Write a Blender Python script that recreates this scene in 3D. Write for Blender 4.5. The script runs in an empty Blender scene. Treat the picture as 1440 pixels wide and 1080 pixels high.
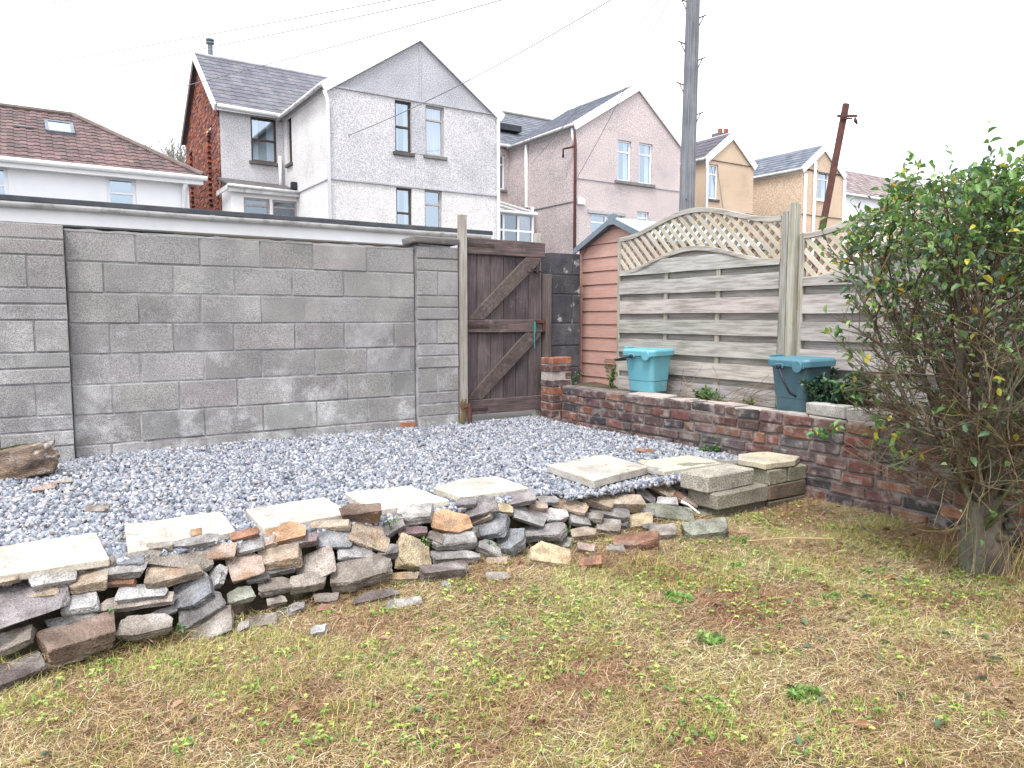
import bpy, bmesh, math, random
import numpy as np
from mathutils import Vector, Matrix, noise
R = math.radians
rnd = random.Random(7)
S = bpy.context.scene
C = S.collection

# ------------------------------------------------------------------ camera
PITCH, YAW, H, F = R(5.05), R(33), 1.0, 1040.0
cam = bpy.data.cameras.new('camera'); co = bpy.data.objects.new('camera', cam); C.objects.link(co)
co.location = (0, 0, H); co.rotation_euler = (math.pi/2-PITCH, 0, -YAW)
cam.sensor_width = 36; cam.lens = 26.0; cam.clip_end = 1000; cam.clip_start = .05
S.camera = co
def ray(px, py):
    x = (px-720)/F; y = (540-py)/F
    d = math.cos(PITCH)+y*math.sin(PITCH); z = -math.sin(PITCH)+y*math.cos(PITCH)
    return (x*math.cos(YAW)+d*math.sin(YAW), -x*math.sin(YAW)+d*math.cos(YAW), z)
def at(k, px, py, c):          # point of the sight line where coordinate k equals c
    r = ray(px, py); o = (0, 0, H); t = (c-o[k])/r[k]
    return Vector([o[i]+t*r[i] for i in range(3)])
def atD(px, py, D):
    r = ray(px, py); t = D/(r[0]*math.sin(YAW)+r[1]*math.cos(YAW))
    return Vector((t*r[0], t*r[1], H+t*r[2]))

# ------------------------------------------------------------------ materials
def mat(name, c1, c2=None, ns=6, rough=.85, bump=.3, bs=60, bd=.01, tint=False, stain=None, speck=None,
        stretch=(1,1,1), metal=0, spec=.3, det=6, low=None, trans=0, wave=None, leaf=False):
    m = bpy.data.materials.new(name); m.use_nodes = True
    nt = m.node_tree; N = nt.nodes; L = nt.links; N.clear()
    out = N.new('ShaderNodeOutputMaterial'); b = N.new('ShaderNodeBsdfPrincipled')
    L.new(b.outputs[0], out.inputs[0])
    tc = N.new('ShaderNodeTexCoord'); oi = N.new('ShaderNodeObjectInfo')
    mp = N.new('ShaderNodeMapping'); mp.inputs['Scale'].default_value = stretch
    vm = N.new('ShaderNodeVectorMath'); vm.operation = 'MULTIPLY'; vm.inputs[1].default_value = (37, 53, 71)
    L.new(oi.outputs['Random'], vm.inputs[0])
    va = N.new('ShaderNodeVectorMath'); L.new(tc.outputs['Object'], va.inputs[0]); L.new(vm.outputs[0], va.inputs[1])
    L.new(va.outputs[0], mp.inputs[0]); V = mp.outputs[0]
    def nz(s, d=det, r=.55, vec=V):
        n = N.new('ShaderNodeTexNoise'); n.inputs['Scale'].default_value = s; n.inputs['Detail'].default_value = d
        n.inputs['Roughness'].default_value = r; L.new(vec, n.inputs['Vector']); return n.outputs[0]
    def ramp(src, a, c):
        r = N.new('ShaderNodeMapRange'); r.inputs[1].default_value = a; r.inputs[2].default_value = c
        L.new(src, r.inputs[0]); return r.outputs[0]
    def mix(f, a, c, mode='MIX'):
        x = N.new('ShaderNodeMix'); x.data_type = 'RGBA'; x.blend_type = mode
        for s, v in ((x.inputs[0], f), (x.inputs[6], a), (x.inputs[7], c)):
            if hasattr(v, 'is_output'): L.new(v, s)
            elif isinstance(v, (int, float)): s.default_value = v
            else: s.default_value = (*v, 1)
        return x.outputs[2]
    c2 = c2 or c1
    col = mix(ramp(nz(ns), .35, .65), c1, c2)
    if tint:
        a = N.new('ShaderNodeAttribute'); a.attribute_name = 'tint'
        col = mix(1.0, col, a.outputs['Color'], 'MULTIPLY')
    if stain:
        for (sc, ss, lo, hi, amt) in stain:
            f = ramp(nz(ss, 8, .65), lo, hi)
            mm = N.new('ShaderNodeMath'); mm.operation = 'MULTIPLY'; mm.inputs[1].default_value = amt; L.new(f, mm.inputs[0])
            col = mix(mm.outputs[0], col, sc)
    if low:    # (colour, noise scale, lo, hi, amt, z_full, z_none) deposit that grows towards the foot of the wall
        f = ramp(nz(low[1], 8, .7), low[2], low[3])
        sx = N.new('ShaderNodeSeparateXYZ'); g = N.new('ShaderNodeNewGeometry'); L.new(g.outputs['Position'], sx.inputs[0])
        z = ramp(sx.outputs[2], low[6], low[5])
        mm = N.new('ShaderNodeMath'); mm.operation = 'MULTIPLY'; L.new(f, mm.inputs[0]); L.new(z, mm.inputs[1])
        m2 = N.new('ShaderNodeMath'); m2.operation = 'MULTIPLY'; m2.inputs[1].default_value = low[4]; L.new(mm.outputs[0], m2.inputs[0])
        col = mix(m2.outputs[0], col, low[0])
    hsrc = nz(bs, 5, .6)
    if speck:   # (dark, light, scale, amt)
        f = nz(speck[2], 2, .5)
        col = mix(speck[3], col, mix(ramp(f, .38, .62), speck[0], speck[1]), 'OVERLAY')
        hsrc = f
    if wave:    # wood grain: stretched noise
        mp2 = N.new('ShaderNodeMapping'); mp2.inputs['Scale'].default_value = wave[0]; L.new(va.outputs[0], mp2.inputs[0])
        g = nz(wave[1], 6, .6, mp2.outputs[0])
        col = mix(ramp(g, .42, .62), col, mix(1.0, col, wave[2], 'MULTIPLY')); hsrc = g
    L.new(col, b.inputs['Base Color'])
    b.inputs['Roughness'].default_value = rough; b.inputs['Metallic'].default_value = metal
    b.inputs['Specular IOR Level'].default_value = spec
    if bump:
        bn = N.new('ShaderNodeBump'); bn.inputs['Strength'].default_value = bump; bn.inputs['Distance'].default_value = bd
        L.new(hsrc, bn.inputs['Height']); L.new(bn.outputs[0], b.inputs['Normal'])
    if leaf:
        t = N.new('ShaderNodeBsdfTranslucent'); L.new(col, t.inputs[0])
        ms = N.new('ShaderNodeMixShader'); ms.inputs[0].default_value = .35
        L.new(b.outputs[0], ms.inputs[1]); L.new(t.outputs[0], ms.inputs[2]); L.new(ms.outputs[0], out.inputs[0])
    return m

def glass_mat(name, rf=.35, col=(.8, .87, .92)):
    m = bpy.data.materials.new(name); m.use_nodes = True; nt = m.node_tree; N = nt.nodes; L = nt.links; N.clear()
    out = N.new('ShaderNodeOutputMaterial'); t = N.new('ShaderNodeBsdfTransparent'); g = N.new('ShaderNodeBsdfGlossy')
    t.inputs[0].default_value = (*col, 1); g.inputs['Roughness'].default_value = .03
    g.inputs['Color'].default_value = (.72, .86, 1, 1)
    x = N.new('ShaderNodeMixShader'); x.inputs[0].default_value = rf
    L.new(t.outputs[0], x.inputs[1]); L.new(g.outputs[0], x.inputs[2]); L.new(x.outputs[0], out.inputs[0]); return m

G3 = lambda v: (v, v, v)
M = {}
M['block'] = mat('concrete_block', (.285, .275, .272), (.215, .208, .208), ns=3, tint=True, rough=.95, bump=.7, bd=.006,
    speck=((.2, .2, .2), (.75, .74, .73), 190, .6), stain=[((.12, .12, .13), 2.2, .52, .75, .55), ((.13, .14, .13), .9, .52, .7, .4), ((.4, .39, .39), 6, .6, .72, .35)],
    low=((.62, .62, .64), 3.2, .50, .66, .6, .15, 1.4))
M['darkblock'] = mat('weathered_dark_block', (.05, .05, .06), (.09, .09, .1), ns=5, tint=True, rough=.95, bump=.6, bd=.006,
    speck=((.1, .1, .1), (.7, .7, .7), 150, .5), stain=[((.45, .44, .42), 9, .60, .68, .8), ((.02, .02, .022), 3, .5, .7, .6)])
M['mortar'] = mat('grey_mortar', (.24, .235, .24), (.15, .15, .15), ns=9, rough=.95, bump=.5, bs=120, bd=.006,
    low=((.5, .5, .51), 5, .42, .6, .7, .2, 1.5))
M['brick'] = mat('old_brick', (.86, .88, .88), (.48, .5, .5), ns=14, tint=True, rough=.9, bump=.8, bs=70, bd=.008,
    stain=[((.27, .235, .22), 11, .50, .64, .7), ((.035, .03, .035), 6, .56, .7, .7)])
M['brickmortar'] = mat('old_lime_mortar', (.2, .175, .165), (.09, .08, .078), ns=8, rough=.95, bump=.9, bs=50, bd=.012,
    stain=[((.12, .17, .06), 5, .62, .72, .5)])
M['stone'] = mat('rubble_sandstone', (1.05, 1.05, 1.05), (.5, .48, .47), ns=13, tint=True, rough=.85, bump=1, bs=38, bd=.016,
    stain=[((.36, .34, .32), 12, .58, .7, .45), ((.03, .028, .025), 6, .6, .74, .55)], speck=((.25, .25, .25), (.75, .75, .75), 110, .3))
M['paver'] = mat('pale_paving', (.50, .475, .43), (.40, .375, .345), ns=4, tint=True, rough=.9, bump=.35, bs=90, bd=.004,
    stain=[((.28, .24, .18), 7, .5, .64, .65), ((.12, .09, .06), 14, .6, .68, .7), ((.25, .24, .23), 2.5, .48, .6, .7)], speck=((.3, .3, .3), (.7, .7, .7), 140, .5))
M['gravel'] = mat('slate_chippings', (1, 1, 1), (.8, .8, .82), ns=30, tint=True, rough=.7, bump=.2, bs=200, spec=.4)
M['gravelbed'] = mat('gravel_bed', (.1, .105, .12), (.16, .165, .18), ns=60, rough=.95, bump=.8, bs=80, bd=.02)
M['soil'] = mat('garden_soil', (.1, .075, .05), (.06, .045, .032), ns=12, rough=.98, bump=1, bs=30, bd=.03,
    stain=[((.1, .12, .04), 4, .5, .65, .6)])
M['lawn'] = mat('lawn_soil', (.20, .13, .075), (.14, .115, .055), ns=5, rough=.98, bump=1, bs=60, bd=.02,
    stain=[((.16, .17, .06), 18, .5, .6, .7)])
M['ground'] = mat('rough_ground', (.16, .15, .14), (.11, .11, .1), ns=2, rough=.95, bump=.5, bs=20)
M['straw'] = mat('cut_grass', (1, 1, 1), (.8, .8, .8), ns=40, tint=True, rough=.8, bump=0, leaf=True)
M['leaf'] = mat('leaf_green', (1, 1, 1), (.75, .8, .75), ns=30, tint=True, rough=.42, bump=0, leaf=True, spec=.5)
M['bark'] = mat('bark', (.15, .13, .105), (.07, .055, .045), ns=12, tint=True, rough=.9, bump=1, bs=30, bd=.03, stretch=(1,1,.45),
    stain=[((.14, .16, .11), 5, .5, .6, .6), ((.16, .125, .105), 9, .58, .66, .5), ((.03, .025, .02), 16, .58, .66, .7)])
M['twig'] = mat('twig', (.14, .085, .05), (.16, .15, .05), ns=4, rough=.7, bump=0)
M['gatewood'] = mat('dark_stained_timber', (.068, .056, .058), (.045, .037, .038), ns=5, tint=True, rough=.8, bump=.5, bd=.003,
    wave=((14, 14, .8), 5, (1.7, 1.65, 1.6)), stain=[((.16, .15, .14), 9, .62, .74, .5)])
M['railwood'] = mat('dark_rail_timber', (.07, .055, .055), (.045, .036, .037), ns=5, tint=True, rough=.8, bump=.5, bd=.003,
    wave=((.8, 14, 14), 5, (1.9, 1.8, 1.7)), stain=[((.19, .17, .16), 9, .6, .74, .55)])
M['fencewood'] = mat('weathered_fence_timber', (.37, .355, .34), (.30, .29, .28), ns=3, tint=True, rough=.9, bump=.5, bd=.004,
    wave=((9, .6, 9), 6, (.62, .6, .57)), stain=[((.24, .25, .12), 4, .6, .75, .5)])
M['postwood'] = mat('weathered_post_timber', (.37, .36, .335), (.30, .295, .265), ns=3, tint=True, rough=.9, bump=.5, bd=.004,
    wave=((12, 12, .6), 6, (.66, .64, .6)), stain=[((.24, .28, .11), 5, .55, .7, .45)])
M['polewood'] = mat('pole_timber', (.21, .215, .23), (.15, .155, .17), ns=3, rough=.85, bump=.5, bd=.01, wave=((10, 10, .25), 4, (.6, .6, .62)))
M['shed'] = mat('terracotta_plastic_cladding', (.46, .285, .24), (.40, .24, .20), ns=3, rough=.6, bump=.3, bd=.002, wave=((2, 1, 14), 6, (.88, .85, .84)))
M['shedroof'] = mat('blue_grey_felt', (.3, .38, .46), (.24, .31, .38), ns=4, rough=.5, bump=.1)
M['trimgrey'] = mat('grey_trim', (.12, .15, .18), (.16, .19, .22), ns=4, rough=.6, bump=.1)
M['teal'] = mat('pale_teal_plastic', (.12, .34, .40), (.10, .29, .35), ns=3, rough=.45, bump=.1, spec=.5, stain=[((.3, .33, .32), 7, .6, .75, .35), ((.1, .09, .07), 22, .64, .72, .5)])
M['darkteal'] = mat('dark_teal_plastic', (.05, .105, .13), (.042, .09, .11), ns=3, rough=.45, bump=.1, spec=.5, stain=[((.3, .33, .32), 7, .6, .75, .35), ((.1, .09, .07), 22, .64, .72, .5)])
M['tealrim'] = mat('teal_rim_plastic', (.07, .19, .24), (.06, .16, .21), ns=3, rough=.45, bump=.1, spec=.5)
M['black'] = mat('black_plastic', (.02, .022, .035), rough=.5, bump=.1)
M['iron'] = mat('rusty_iron', (.11, .045, .035), (.06, .03, .028), ns=14, rough=.85, bump=.5, bs=80)
M['blackiron'] = mat('black_iron', (.03, .028, .03), (.07, .04, .035), ns=20, rough=.7, bump=.4)
M['rendergrey'] = mat('grey_roughcast', (.52, .51, .53), (.43, .425, .445), ns=.9, rough=.95, bump=.7, bd=.02,
    speck=((.15, .15, .15), (.85, .85, .85), 36, .45), stain=[((.24, .24, .245), .8, .5, .75, .45)])
M['renderlight'] = mat('cream_roughcast', (.60, .59, .59), (.52, .51, .51), ns=.9, rough=.95, bump=.7, bd=.02,
    speck=((.2, .2, .2), (.8, .8, .8), 36, .4), stain=[((.34, .33, .33), .9, .56, .75, .4)])
M['renderdark'] = mat('stained_roughcast', (.42, .42, .45), (.33, .33, .36), ns=.8, rough=.95, bump=.7, bd=.02,
    speck=((.15, .15, .15), (.85, .85, .85), 36, .45))
M['renderpink'] = mat('pinkish_roughcast', (.49, .435, .43), (.42, .38, .38), ns=.7, rough=.95, bump=.7, bd=.02,
    speck=((.15, .13, .13), (.9, .85, .85), 34, .45), stain=[((.22, .2, .2), .7, .58, .78, .4)])
M['rendertan'] = mat('tan_roughcast', (.52, .42, .34), (.44, .36, .29), ns=.7, rough=.95, bump=.7, bd=.02,
    speck=((.2, .15, .1), (.85, .8, .7), 34, .55), stain=[((.22, .17, .12), .7, .56, .76, .35)])
M['white'] = mat('white_paint', (.78, .79, .8), (.7, .71, .73), ns=2, rough=.6, bump=.1, stain=[((.4, .4, .4), 3, .62, .8, .3)])
M['whitewall'] = mat('white_painted_render', (.8, .81, .83), (.74, .75, .78), ns=1, rough=.9, bump=.3, bs=30)
M['gutter'] = mat('dirty_white_gutter', (.62, .62, .62), (.46, .46, .45), ns=3, rough=.6, bump=.2, stain=[((.16, .16, .15), 6, .52, .7, .6)])
M['upvc'] = mat('white_window_frame', (.78, .79, .82), rough=.35, bump=0, spec=.5)
M['brownframe'] = mat('brown_window_frame', (.055, .035, .03), (.08, .05, .04), ns=8, rough=.6, bump=.2)
M['palewood'] = mat('bare_window_frame', (.3, .27, .26), (.4, .37, .36), ns=8, rough=.8, bump=.3)
M['sill'] = mat('dark_sill', (.07, .065, .065), (.11, .1, .1), ns=4, rough=.8, bump=.2)
M['stonesill'] = mat('grey_sill', (.2, .195, .19), (.14, .14, .14), ns=4, rough=.9, bump=.4)
M['slate'] = mat('grey_tile', (.34, .34, .36), (.24, .24, .27), ns=2.5, tint=True, rough=.75, bump=.4, bs=30, stain=[((.28, .28, .27), 5, .6, .72, .4)])
M['redtile'] = mat('brown_tile', (1, 1, 1), (.7, .7, .7), ns=3, tint=True, rough=.85, bump=.5, bs=30, stain=[((.1, .095, .07), 4, .55, .7, .5)])
M['felt'] = mat('black_roof_felt', (.035, .038, .048), (.06, .062, .07), ns=4, rough=.8, bump=.3)
M['beige'] = mat('beige_garage_render', (.42, .37, .31), (.36, .315, .27), ns=2, rough=.9, bump=.3)
M['darkdoor'] = mat('dark_garage_door', (.035, .045, .05), (.05, .06, .065), ns=2, rough=.6, bump=.1)
M['curtain'] = mat('net_curtain', (.62, .66, .7), (.5, .55, .6), ns=6, rough=.9, bump=0, stretch=(3, 3, .2))
M['pinkcurtain'] = mat('pink_curtain', (.42, .33, .36), (.55, .48, .5), ns=6, rough=.9, bump=0, stretch=(3, 3, .2))
M['room'] = mat('dim_room', (.09, .1, .115), rough=.9, bump=0)
M['glass'] = glass_mat('window_glass', .38)
M['glassdark'] = glass_mat('window_glass_dark', .22, (.5, .55, .6))
M['skyglass'] = glass_mat('rooflight_glass', .75)
M['cable'] = mat('cable_sheath', (.2, .2, .22), rough=.6, bump=0)
M['brickhouse'] = mat('red_house_brick', (1, 1, 1), (.7, .66, .66), ns=5, tint=True, rough=.9, bump=.6, bs=30,
    stain=[((.04, .035, .04), 1.6, .56, .72, .7)])
M['green'] = mat('green_cord', (.02, .3, .24), rough=.6, bump=0)
M['bone'] = mat('pale_plastic', (.7, .7, .68), rough=.5, bump=0)
M['cane'] = mat('dry_cane', (.4, .27, .15), (.3, .2, .1), ns=8, rough=.7, bump=.2)
M['moss'] = mat('moss', (.06, .09, .02), (.1, .12, .03), ns=30, rough=1, bump=1, bs=120, bd=.02)

# ------------------------------------------------------------------ mesh helpers
def setp(o, label=None, cat=None, group=None, kind=None):
    if label: o['label'] = label
    if cat: o['category'] = cat
    if group: o['group'] = group
    if kind: o['kind'] = kind
    return o
def thing(name, label, cat, loc=(0, 0, 0), group=None):
    o = bpy.data.objects.new(name, None); C.objects.link(o); o.location = loc
    o.empty_display_size = .1
    return setp(o, label, cat, group)
def wloc(o):
    v = Vector((0, 0, 0))
    while o: v += o.location; o = o.parent
    return v
class MB:
    def __init__(s): s.v = []; s.f = []; s.c = []
    def add(s, vs, fs, col=(1, 1, 1)):
        n = len(s.v); s.v += [tuple(v) for v in vs]
        for f in fs: s.f.append(tuple(n+i for i in f)); s.c.append(col)
        return s
    def box(s, x0, x1, y0, y1, z0, z1, col=(1, 1, 1), j=0):
        vs = [(x, y, z) for z in (z0, z1) for y in (y0, y1) for x in (x0, x1)]
        if j: vs = [(a+rnd.uniform(-j, j), b+rnd.uniform(-j, j), c+rnd.uniform(-j, j)) for a, b, c in vs]
        return s.add(vs, [(0,2,3,1), (4,5,7,6), (0,1,5,4), (2,6,7,3), (0,4,6,2), (1,3,7,5)], col)
    def obox(s, a, b, up, w, t, col=(1, 1, 1)):     # bar from a to b, w wide across, t thick along up
        a, b, up = Vector(a), Vector(b), Vector(up).normalized(); d = (b-a).normalized(); q = d.cross(up).normalized()*w/2; u = up*t/2
        vs = [a-q-u, a+q-u, b-q-u, b+q-u, a-q+u, a+q+u, b-q+u, b+q+u]
        return s.add(vs, [(0,2,3,1), (4,5,7,6), (0,1,5,4), (2,6,7,3), (0,4,6,2), (1,3,7,5)], col)
    def tube(s, pts, rad, n=8, col=(1, 1, 1), cap=True):
        pts = [Vector(p) for p in pts]
        if not hasattr(rad, '__len__'): rad = [rad]*len(pts)
        ring = []; prev = None
        for i, p in enumerate(pts):
            d = (pts[min(i+1, len(pts)-1)]-pts[max(i-1, 0)]).normalized()
            if prev is None:
                a = Vector((0, 0, 1)) if abs(d.z) < .9 else Vector((1, 0, 0)); prev = d.cross(a).normalized()
            else:
                prev = (prev-d*prev.dot(d)).normalized()
            q = d.cross(prev)
            ring.append([p+(prev*math.cos(2*math.pi*k/n)+q*math.sin(2*math.pi*k/n))*rad[i] for k in range(n)])
        vs = [v for r in ring for v in r]
        fs = [(i*n+k, i*n+(k+1) % n, (i+1)*n+(k+1) % n, (i+1)*n+k) for i in range(len(pts)-1) for k in range(n)]
        if cap: fs += [tuple(reversed(range(n))), tuple((len(pts)-1)*n+k for k in range(n))]
        return s.add(vs, fs, col)
    def build(s, name, m, parent=None, origin=None, bevel=0, seg=1, smooth=False, sub=0):
        o0 = wloc(parent) if parent else Vector(origin or (0, 0, 0))
        me = bpy.data.meshes.new(name)
        me.from_pydata([(v[0]-o0.x, v[1]-o0.y, v[2]-o0.z) for v in s.v], [], s.f); me.update()
        at_ = me.color_attributes.new('tint', 'FLOAT_COLOR', 'CORNER')
        arr = np.ones((len(me.loops), 4), dtype=np.float32); k = 0
        for f, c in zip(s.f, s.c):
            arr[k:k+len(f), :3] = c; k += len(f)
        at_.data.foreach_set('color', arr.ravel())
        me.materials.append(m)
        if smooth: me.polygons.foreach_set('use_smooth', [True]*len(me.polygons))
        o = bpy.data.objects.new(name, me); C.objects.link(o)
        if parent: o.parent = parent
        else: o.location = o0
        if bevel:
            b = o.modifiers.new('bevel', 'BEVEL'); b.width = bevel; b.segments = seg; b.limit_method = 'ANGLE'
        return o
def tinted(base, dv=.12, dh=.03):
    k = 1+rnd.uniform(-dv, dv); return tuple(max(0, b*k*(1+rnd.uniform(-dh, dh))) for b in base)
def mesh_np(name, V, Fq, col, m, parent=None):   # numpy: V (n,3), faces (k,4) or (k,3), colour per vertex
    me = bpy.data.meshes.new(name); k = Fq.shape[1]
    me.vertices.add(len(V)); me.vertices.foreach_set('co', V.astype(np.float32).ravel())
    me.loops.add(Fq.size); me.loops.foreach_set('vertex_index', Fq.astype(np.int32).ravel())
    me.polygons.add(len(Fq)); me.polygons.foreach_set('loop_start', np.arange(0, Fq.size, k, dtype=np.int32))
    me.update(calc_edges=True)
    a = me.color_attributes.new('tint', 'FLOAT_COLOR', 'POINT')
    cc = np.ones((len(V), 4), dtype=np.float32); cc[:, :3] = col; a.data.foreach_set('color', cc.ravel())
    me.materials.append(m); o = bpy.data.objects.new(name, me); C.objects.link(o)
    if parent: o.parent = parent
    return o

# ------------------------------------------------------------------ ground
def smooth01(t): t = max(0, min(1, t)); return t*t*(3-2*t)
def lawn_z(x, y):
    z = -.318+.029*max(-1.5, min(4.5, x))
    z += .05*noise.noise(Vector((x*.9, y*.9, 3)))*.6+.02*noise.noise(Vector((x*3, y*3, 5)))
    return z
def heap_top(x):
    return .045 if x < 2.4 else .045-.04*smooth01((x-2.4)/.8)
def heap_z(x, y):
    y0 = 3.13 if x > .3 else 3.05+.08*smooth01((x+.6)/.9)
    b = lawn_z(x, y0); t = (y-y0)/.30
    if t <= 0: return lawn_z(x, y)
    return b+(heap_top(x)-b)*min(1, t)
def grid(name, x0, x1, y0, y1, n, m, zf, mt, kind='structure'):
    xs = np.linspace(x0, x1, n); ys = np.linspace(y0, y1, m)
    V = np.array([(x, y, zf(x, y)) for y in ys for x in xs])
    Fq = np.array([(j*n+i, j*n+i+1, (j+1)*n+i+1, (j+1)*n+i) for j in range(m-1) for i in range(n-1)])
    o = mesh_np(name, V, Fq, (1, 1, 1), mt); o['kind'] = kind
    o.data.polygons.foreach_set('use_smooth', [True]*len(o.data.polygons)); return o
grid('lawn', -6, 4.3, -7, 3.3, 130, 120, lawn_z, M['lawn'])
def bank_z(x, y):
    z = heap_z(x, y)-.03-.12*min(1, max(0, (y-3.02)/.1))*(min(1, max(0, (3.56-y)/.14)) if x < 2.5 else min(1, max(0, (3.34-y)/.1)))-.02*noise.noise(Vector((x*8, y*8, 0)))
    return min(z, -.03) if y > 3.40 else z
grid('soil_bank', -6, 4.29, 3.0, 3.62, 160, 30, bank_z, M['soil'])
grid('gravel_bed', -6, 4.29, 3.52, 6.35, 100, 40, lambda x, y: -.03+.012*noise.noise(Vector((x*2, y*2, 1))), M['gravelbed'])
mb = MB()
for (a, b, c, d) in ((-300, 500, 6.34, 600), (-300, -6, -200, 6.34), (4.46, 500, -200, 6.34), (-6, 4.46, -200, -7)):
    mb.add([(a, c, -.02), (b, c, -.02), (b, d, -.02), (a, d, -.02)], [(0, 1, 2, 3)])
mb.build('ground', M['ground'])['kind'] = 'structure'
grid('raised_soil_bed', 4.45, 9.0, -6, 6.1, 60, 120, lambda x, y: .325+.02*noise.noise(Vector((x*3, y*3, 2))), M['soil'])

# gravel chippings
def chips(n, xy, zf, size, cols, flat=.6, seed=1):
    rg = np.random.default_rng(seed)
    base = np.array([(-1,-1,-1), (1,-1,-1), (1,1,-1), (-1,1,-1), (-1,-1,1), (1,-1,1), (1,1,1), (-1,1,1)], float)*.5
    fc = np.array([(0,3,2,1), (4,5,6,7), (0,1,5,4), (1,2,6,5), (2,3,7,6), (3,0,4,7)])
    n = len(xy); P = np.repeat(base[None], n, 0)+rg.uniform(-.26, .26, (n, 8, 3))
    sz = rg.uniform(*size, (n, 1)); dims = np.stack([sz[:, 0]*rg.uniform(.8, 1.5, n), sz[:, 0]*rg.uniform(.6, 1.1, n), sz[:, 0]*rg.uniform(.35, flat+.3, n)], 1)
    P *= dims[:, None, :]
    q = rg.normal(size=(n, 4)); q[:, 1:3] *= .6; q /= np.linalg.norm(q, axis=1)[:, None]
    w, x, y, z = q.T
    Rm = np.stack([1-2*(y*y+z*z), 2*(x*y-z*w), 2*(x*z+y*w), 2*(x*y+z*w), 1-2*(x*x+z*z), 2*(y*z-x*w), 2*(x*z-y*w), 2*(y*z+x*w), 1-2*(x*x+y*y)], 1).reshape(n, 3, 3)
    P = np.einsum('nij,nkj->nki', Rm, P)
    P[:, :, 0] += xy[:, 0, None]; P[:, :, 1] += xy[:, 1, None]; P[:, :, 2] += zf[:, None]
    cols = np.array(cols); ci = rg.integers(0, len(cols), n); cc = cols[ci]*rg.uniform(.78, 1.22, (n, 1))
    V = P.reshape(-1, 3); Fq = (fc[None]+8*np.arange(n)[:, None, None]).reshape(-1, 4)
    return V, Fq, np.repeat(cc, 8, 0)
rg = np.random.default_rng(3)
N_ = 92000
xy = np.stack([rg.uniform(-1.9, 4.3, N_), 3.38+(rg.uniform(0, 1, N_)**1.15)*2.82], 1)
xy[:, 1] = np.where(xy[:, 0] > 2.5, 3.30+(xy[:, 1]-3.42)*2.90/2.78, xy[:, 1])
lift = np.array([noise.noise(Vector((x*3, y*3, 9))) for x, y in xy])*.012
V, Fq, cc = chips(N_, xy, -.008+lift+rg.uniform(-.012, .012, N_), (.012, .025),
    [(.24, .26, .30), (.17, .19, .23), (.31, .33, .37), (.42, .43, .46), (.25, .27, .30), (.11, .125, .155), (.33, .31, .31)])
setp(mesh_np('gravel_chippings', V, Fq, cc, M['gravel']), 'loose blue-grey slate chippings between the block wall and the slabs', 'gravel', kind='stuff')

# ------------------------------------------------------------------ block wall
ZJ = [.075+.2222*k for k in range(8)]
wall = thing('block_wall', 'long weathered grey concrete block wall with piers behind the gravel', 'wall', (1.6, 6.25, 0))
def blocks(mb, x0, x1, y0, y1, z0, z1, joints, base=(1, 1, 1), dv=.14):
    xs = [x0]+[j for j in joints if x0+.03 < j < x1-.03]+[x1]
    for a, b in zip(xs[:-1], xs[1:]):
        mb.box(a+.0055, b-.0055, y0+rnd.uniform(-.004, .004), y1, z0+.0055, z1-.0055, tinted(base, dv, .02), .0022)
def panel(x0, x1, name):
    mb = MB(); mo = MB()
    zs = [-.12]+ZJ
    for k in range(8):
        off = .45 if k % 2 == 1 else .25
        js = [x0+off+.45*i+rnd.uniform(-.02, .02) for i in range(-1, 30)]
        if k == 5: js.append(x0+1.7)
        if k == 6: js.append(x0+2.46)
        blocks(mb, x0, x1, 6.17, 6.37, zs[k], zs[k+1], js)
    mo.box(x0+.002, x1-.002, 6.177, 6.363, -.12, 1.622)
    # ragged mortar left on the top
    n = int((x1-x0)/.035); xs = [x0+(x1-x0)*i/n for i in range(n+1)]
    vs = []
    for x in xs:
        h = 1.628+.012*(noise.noise(Vector((x*9, 0, 0)))+.6*noise.noise(Vector((x*30, 3, 0))))+.008
        vs += [(x, 6.171, 1.62), (x, 6.175, h), (x, 6.36, h+.005), (x, 6.365, 1.62)]
    fs = [(4*i+k, 4*i+4+k, 4*i+5+k, 4*i+1+k) for i in range(n) for k in range(3)]
    mo.add(vs, fs)
    p = mb.build(name, M['block'], wall, bevel=.006, seg=2); mo.build('mortar', M['mortar'], p and wall)
    return p
panel(.23, 2.95, 'wall_panel'); panel(-5.5, -.21, 'wall_panel')
def pier(x0, x1, y0):
    mb = MB(); mo = MB(); z = 1.655; k = 0
    for hgt in (.11, .11, .225, .11, .11, .225, .11, .11, .225, .11, .11, .12):
        js = [(x0+x1)/2+rnd.uniform(-.02, .02)] if hgt > .2 else []
        blocks(mb, x0, x1, y0, 6.40, z-hgt, z, js, dv=.1); z -= hgt
    mo.box(x0+.004, x1-.004, y0+.008, 6.39, -.12, 1.652)
    mb.build('pier', M['block'], wall, bevel=.006, seg=2); mo.build('pier_mortar', M['mortar'], wall)
pier(-.212, .228, 6.09); pier(2.952, 3.385, 6.13)
MB().box(4.47-.9, 4.47-.86, 6.2, 6.21, .0, .01)
br = MB().box(2.79, 2.95, 6.145, 6.168, -.02, .055, (.38, .16, .09), .006).build('brick', M['brick'], wall, bevel=.006)
# broken loose lintel piece on the right pier
mb = MB(); mb.box(2.915, 3.375, 6.11, 6.36, 1.672, 1.742, (.62, .6, .6), .012)
setp(mb.build('broken_coping', M['block'], origin=(3.14, 6.2, 1.66), bevel=.012, seg=2), 'dark broken coping slab lying on top of the pier left of the gate', 'coping slab')
mb = MB(); mb.box(2.98, 3.3, 6.14, 6.3, 1.65, 1.675, (.8, .8, .8), .01); mb.build('coping_bed', M['mortar'], wall, bevel=.006)

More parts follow.
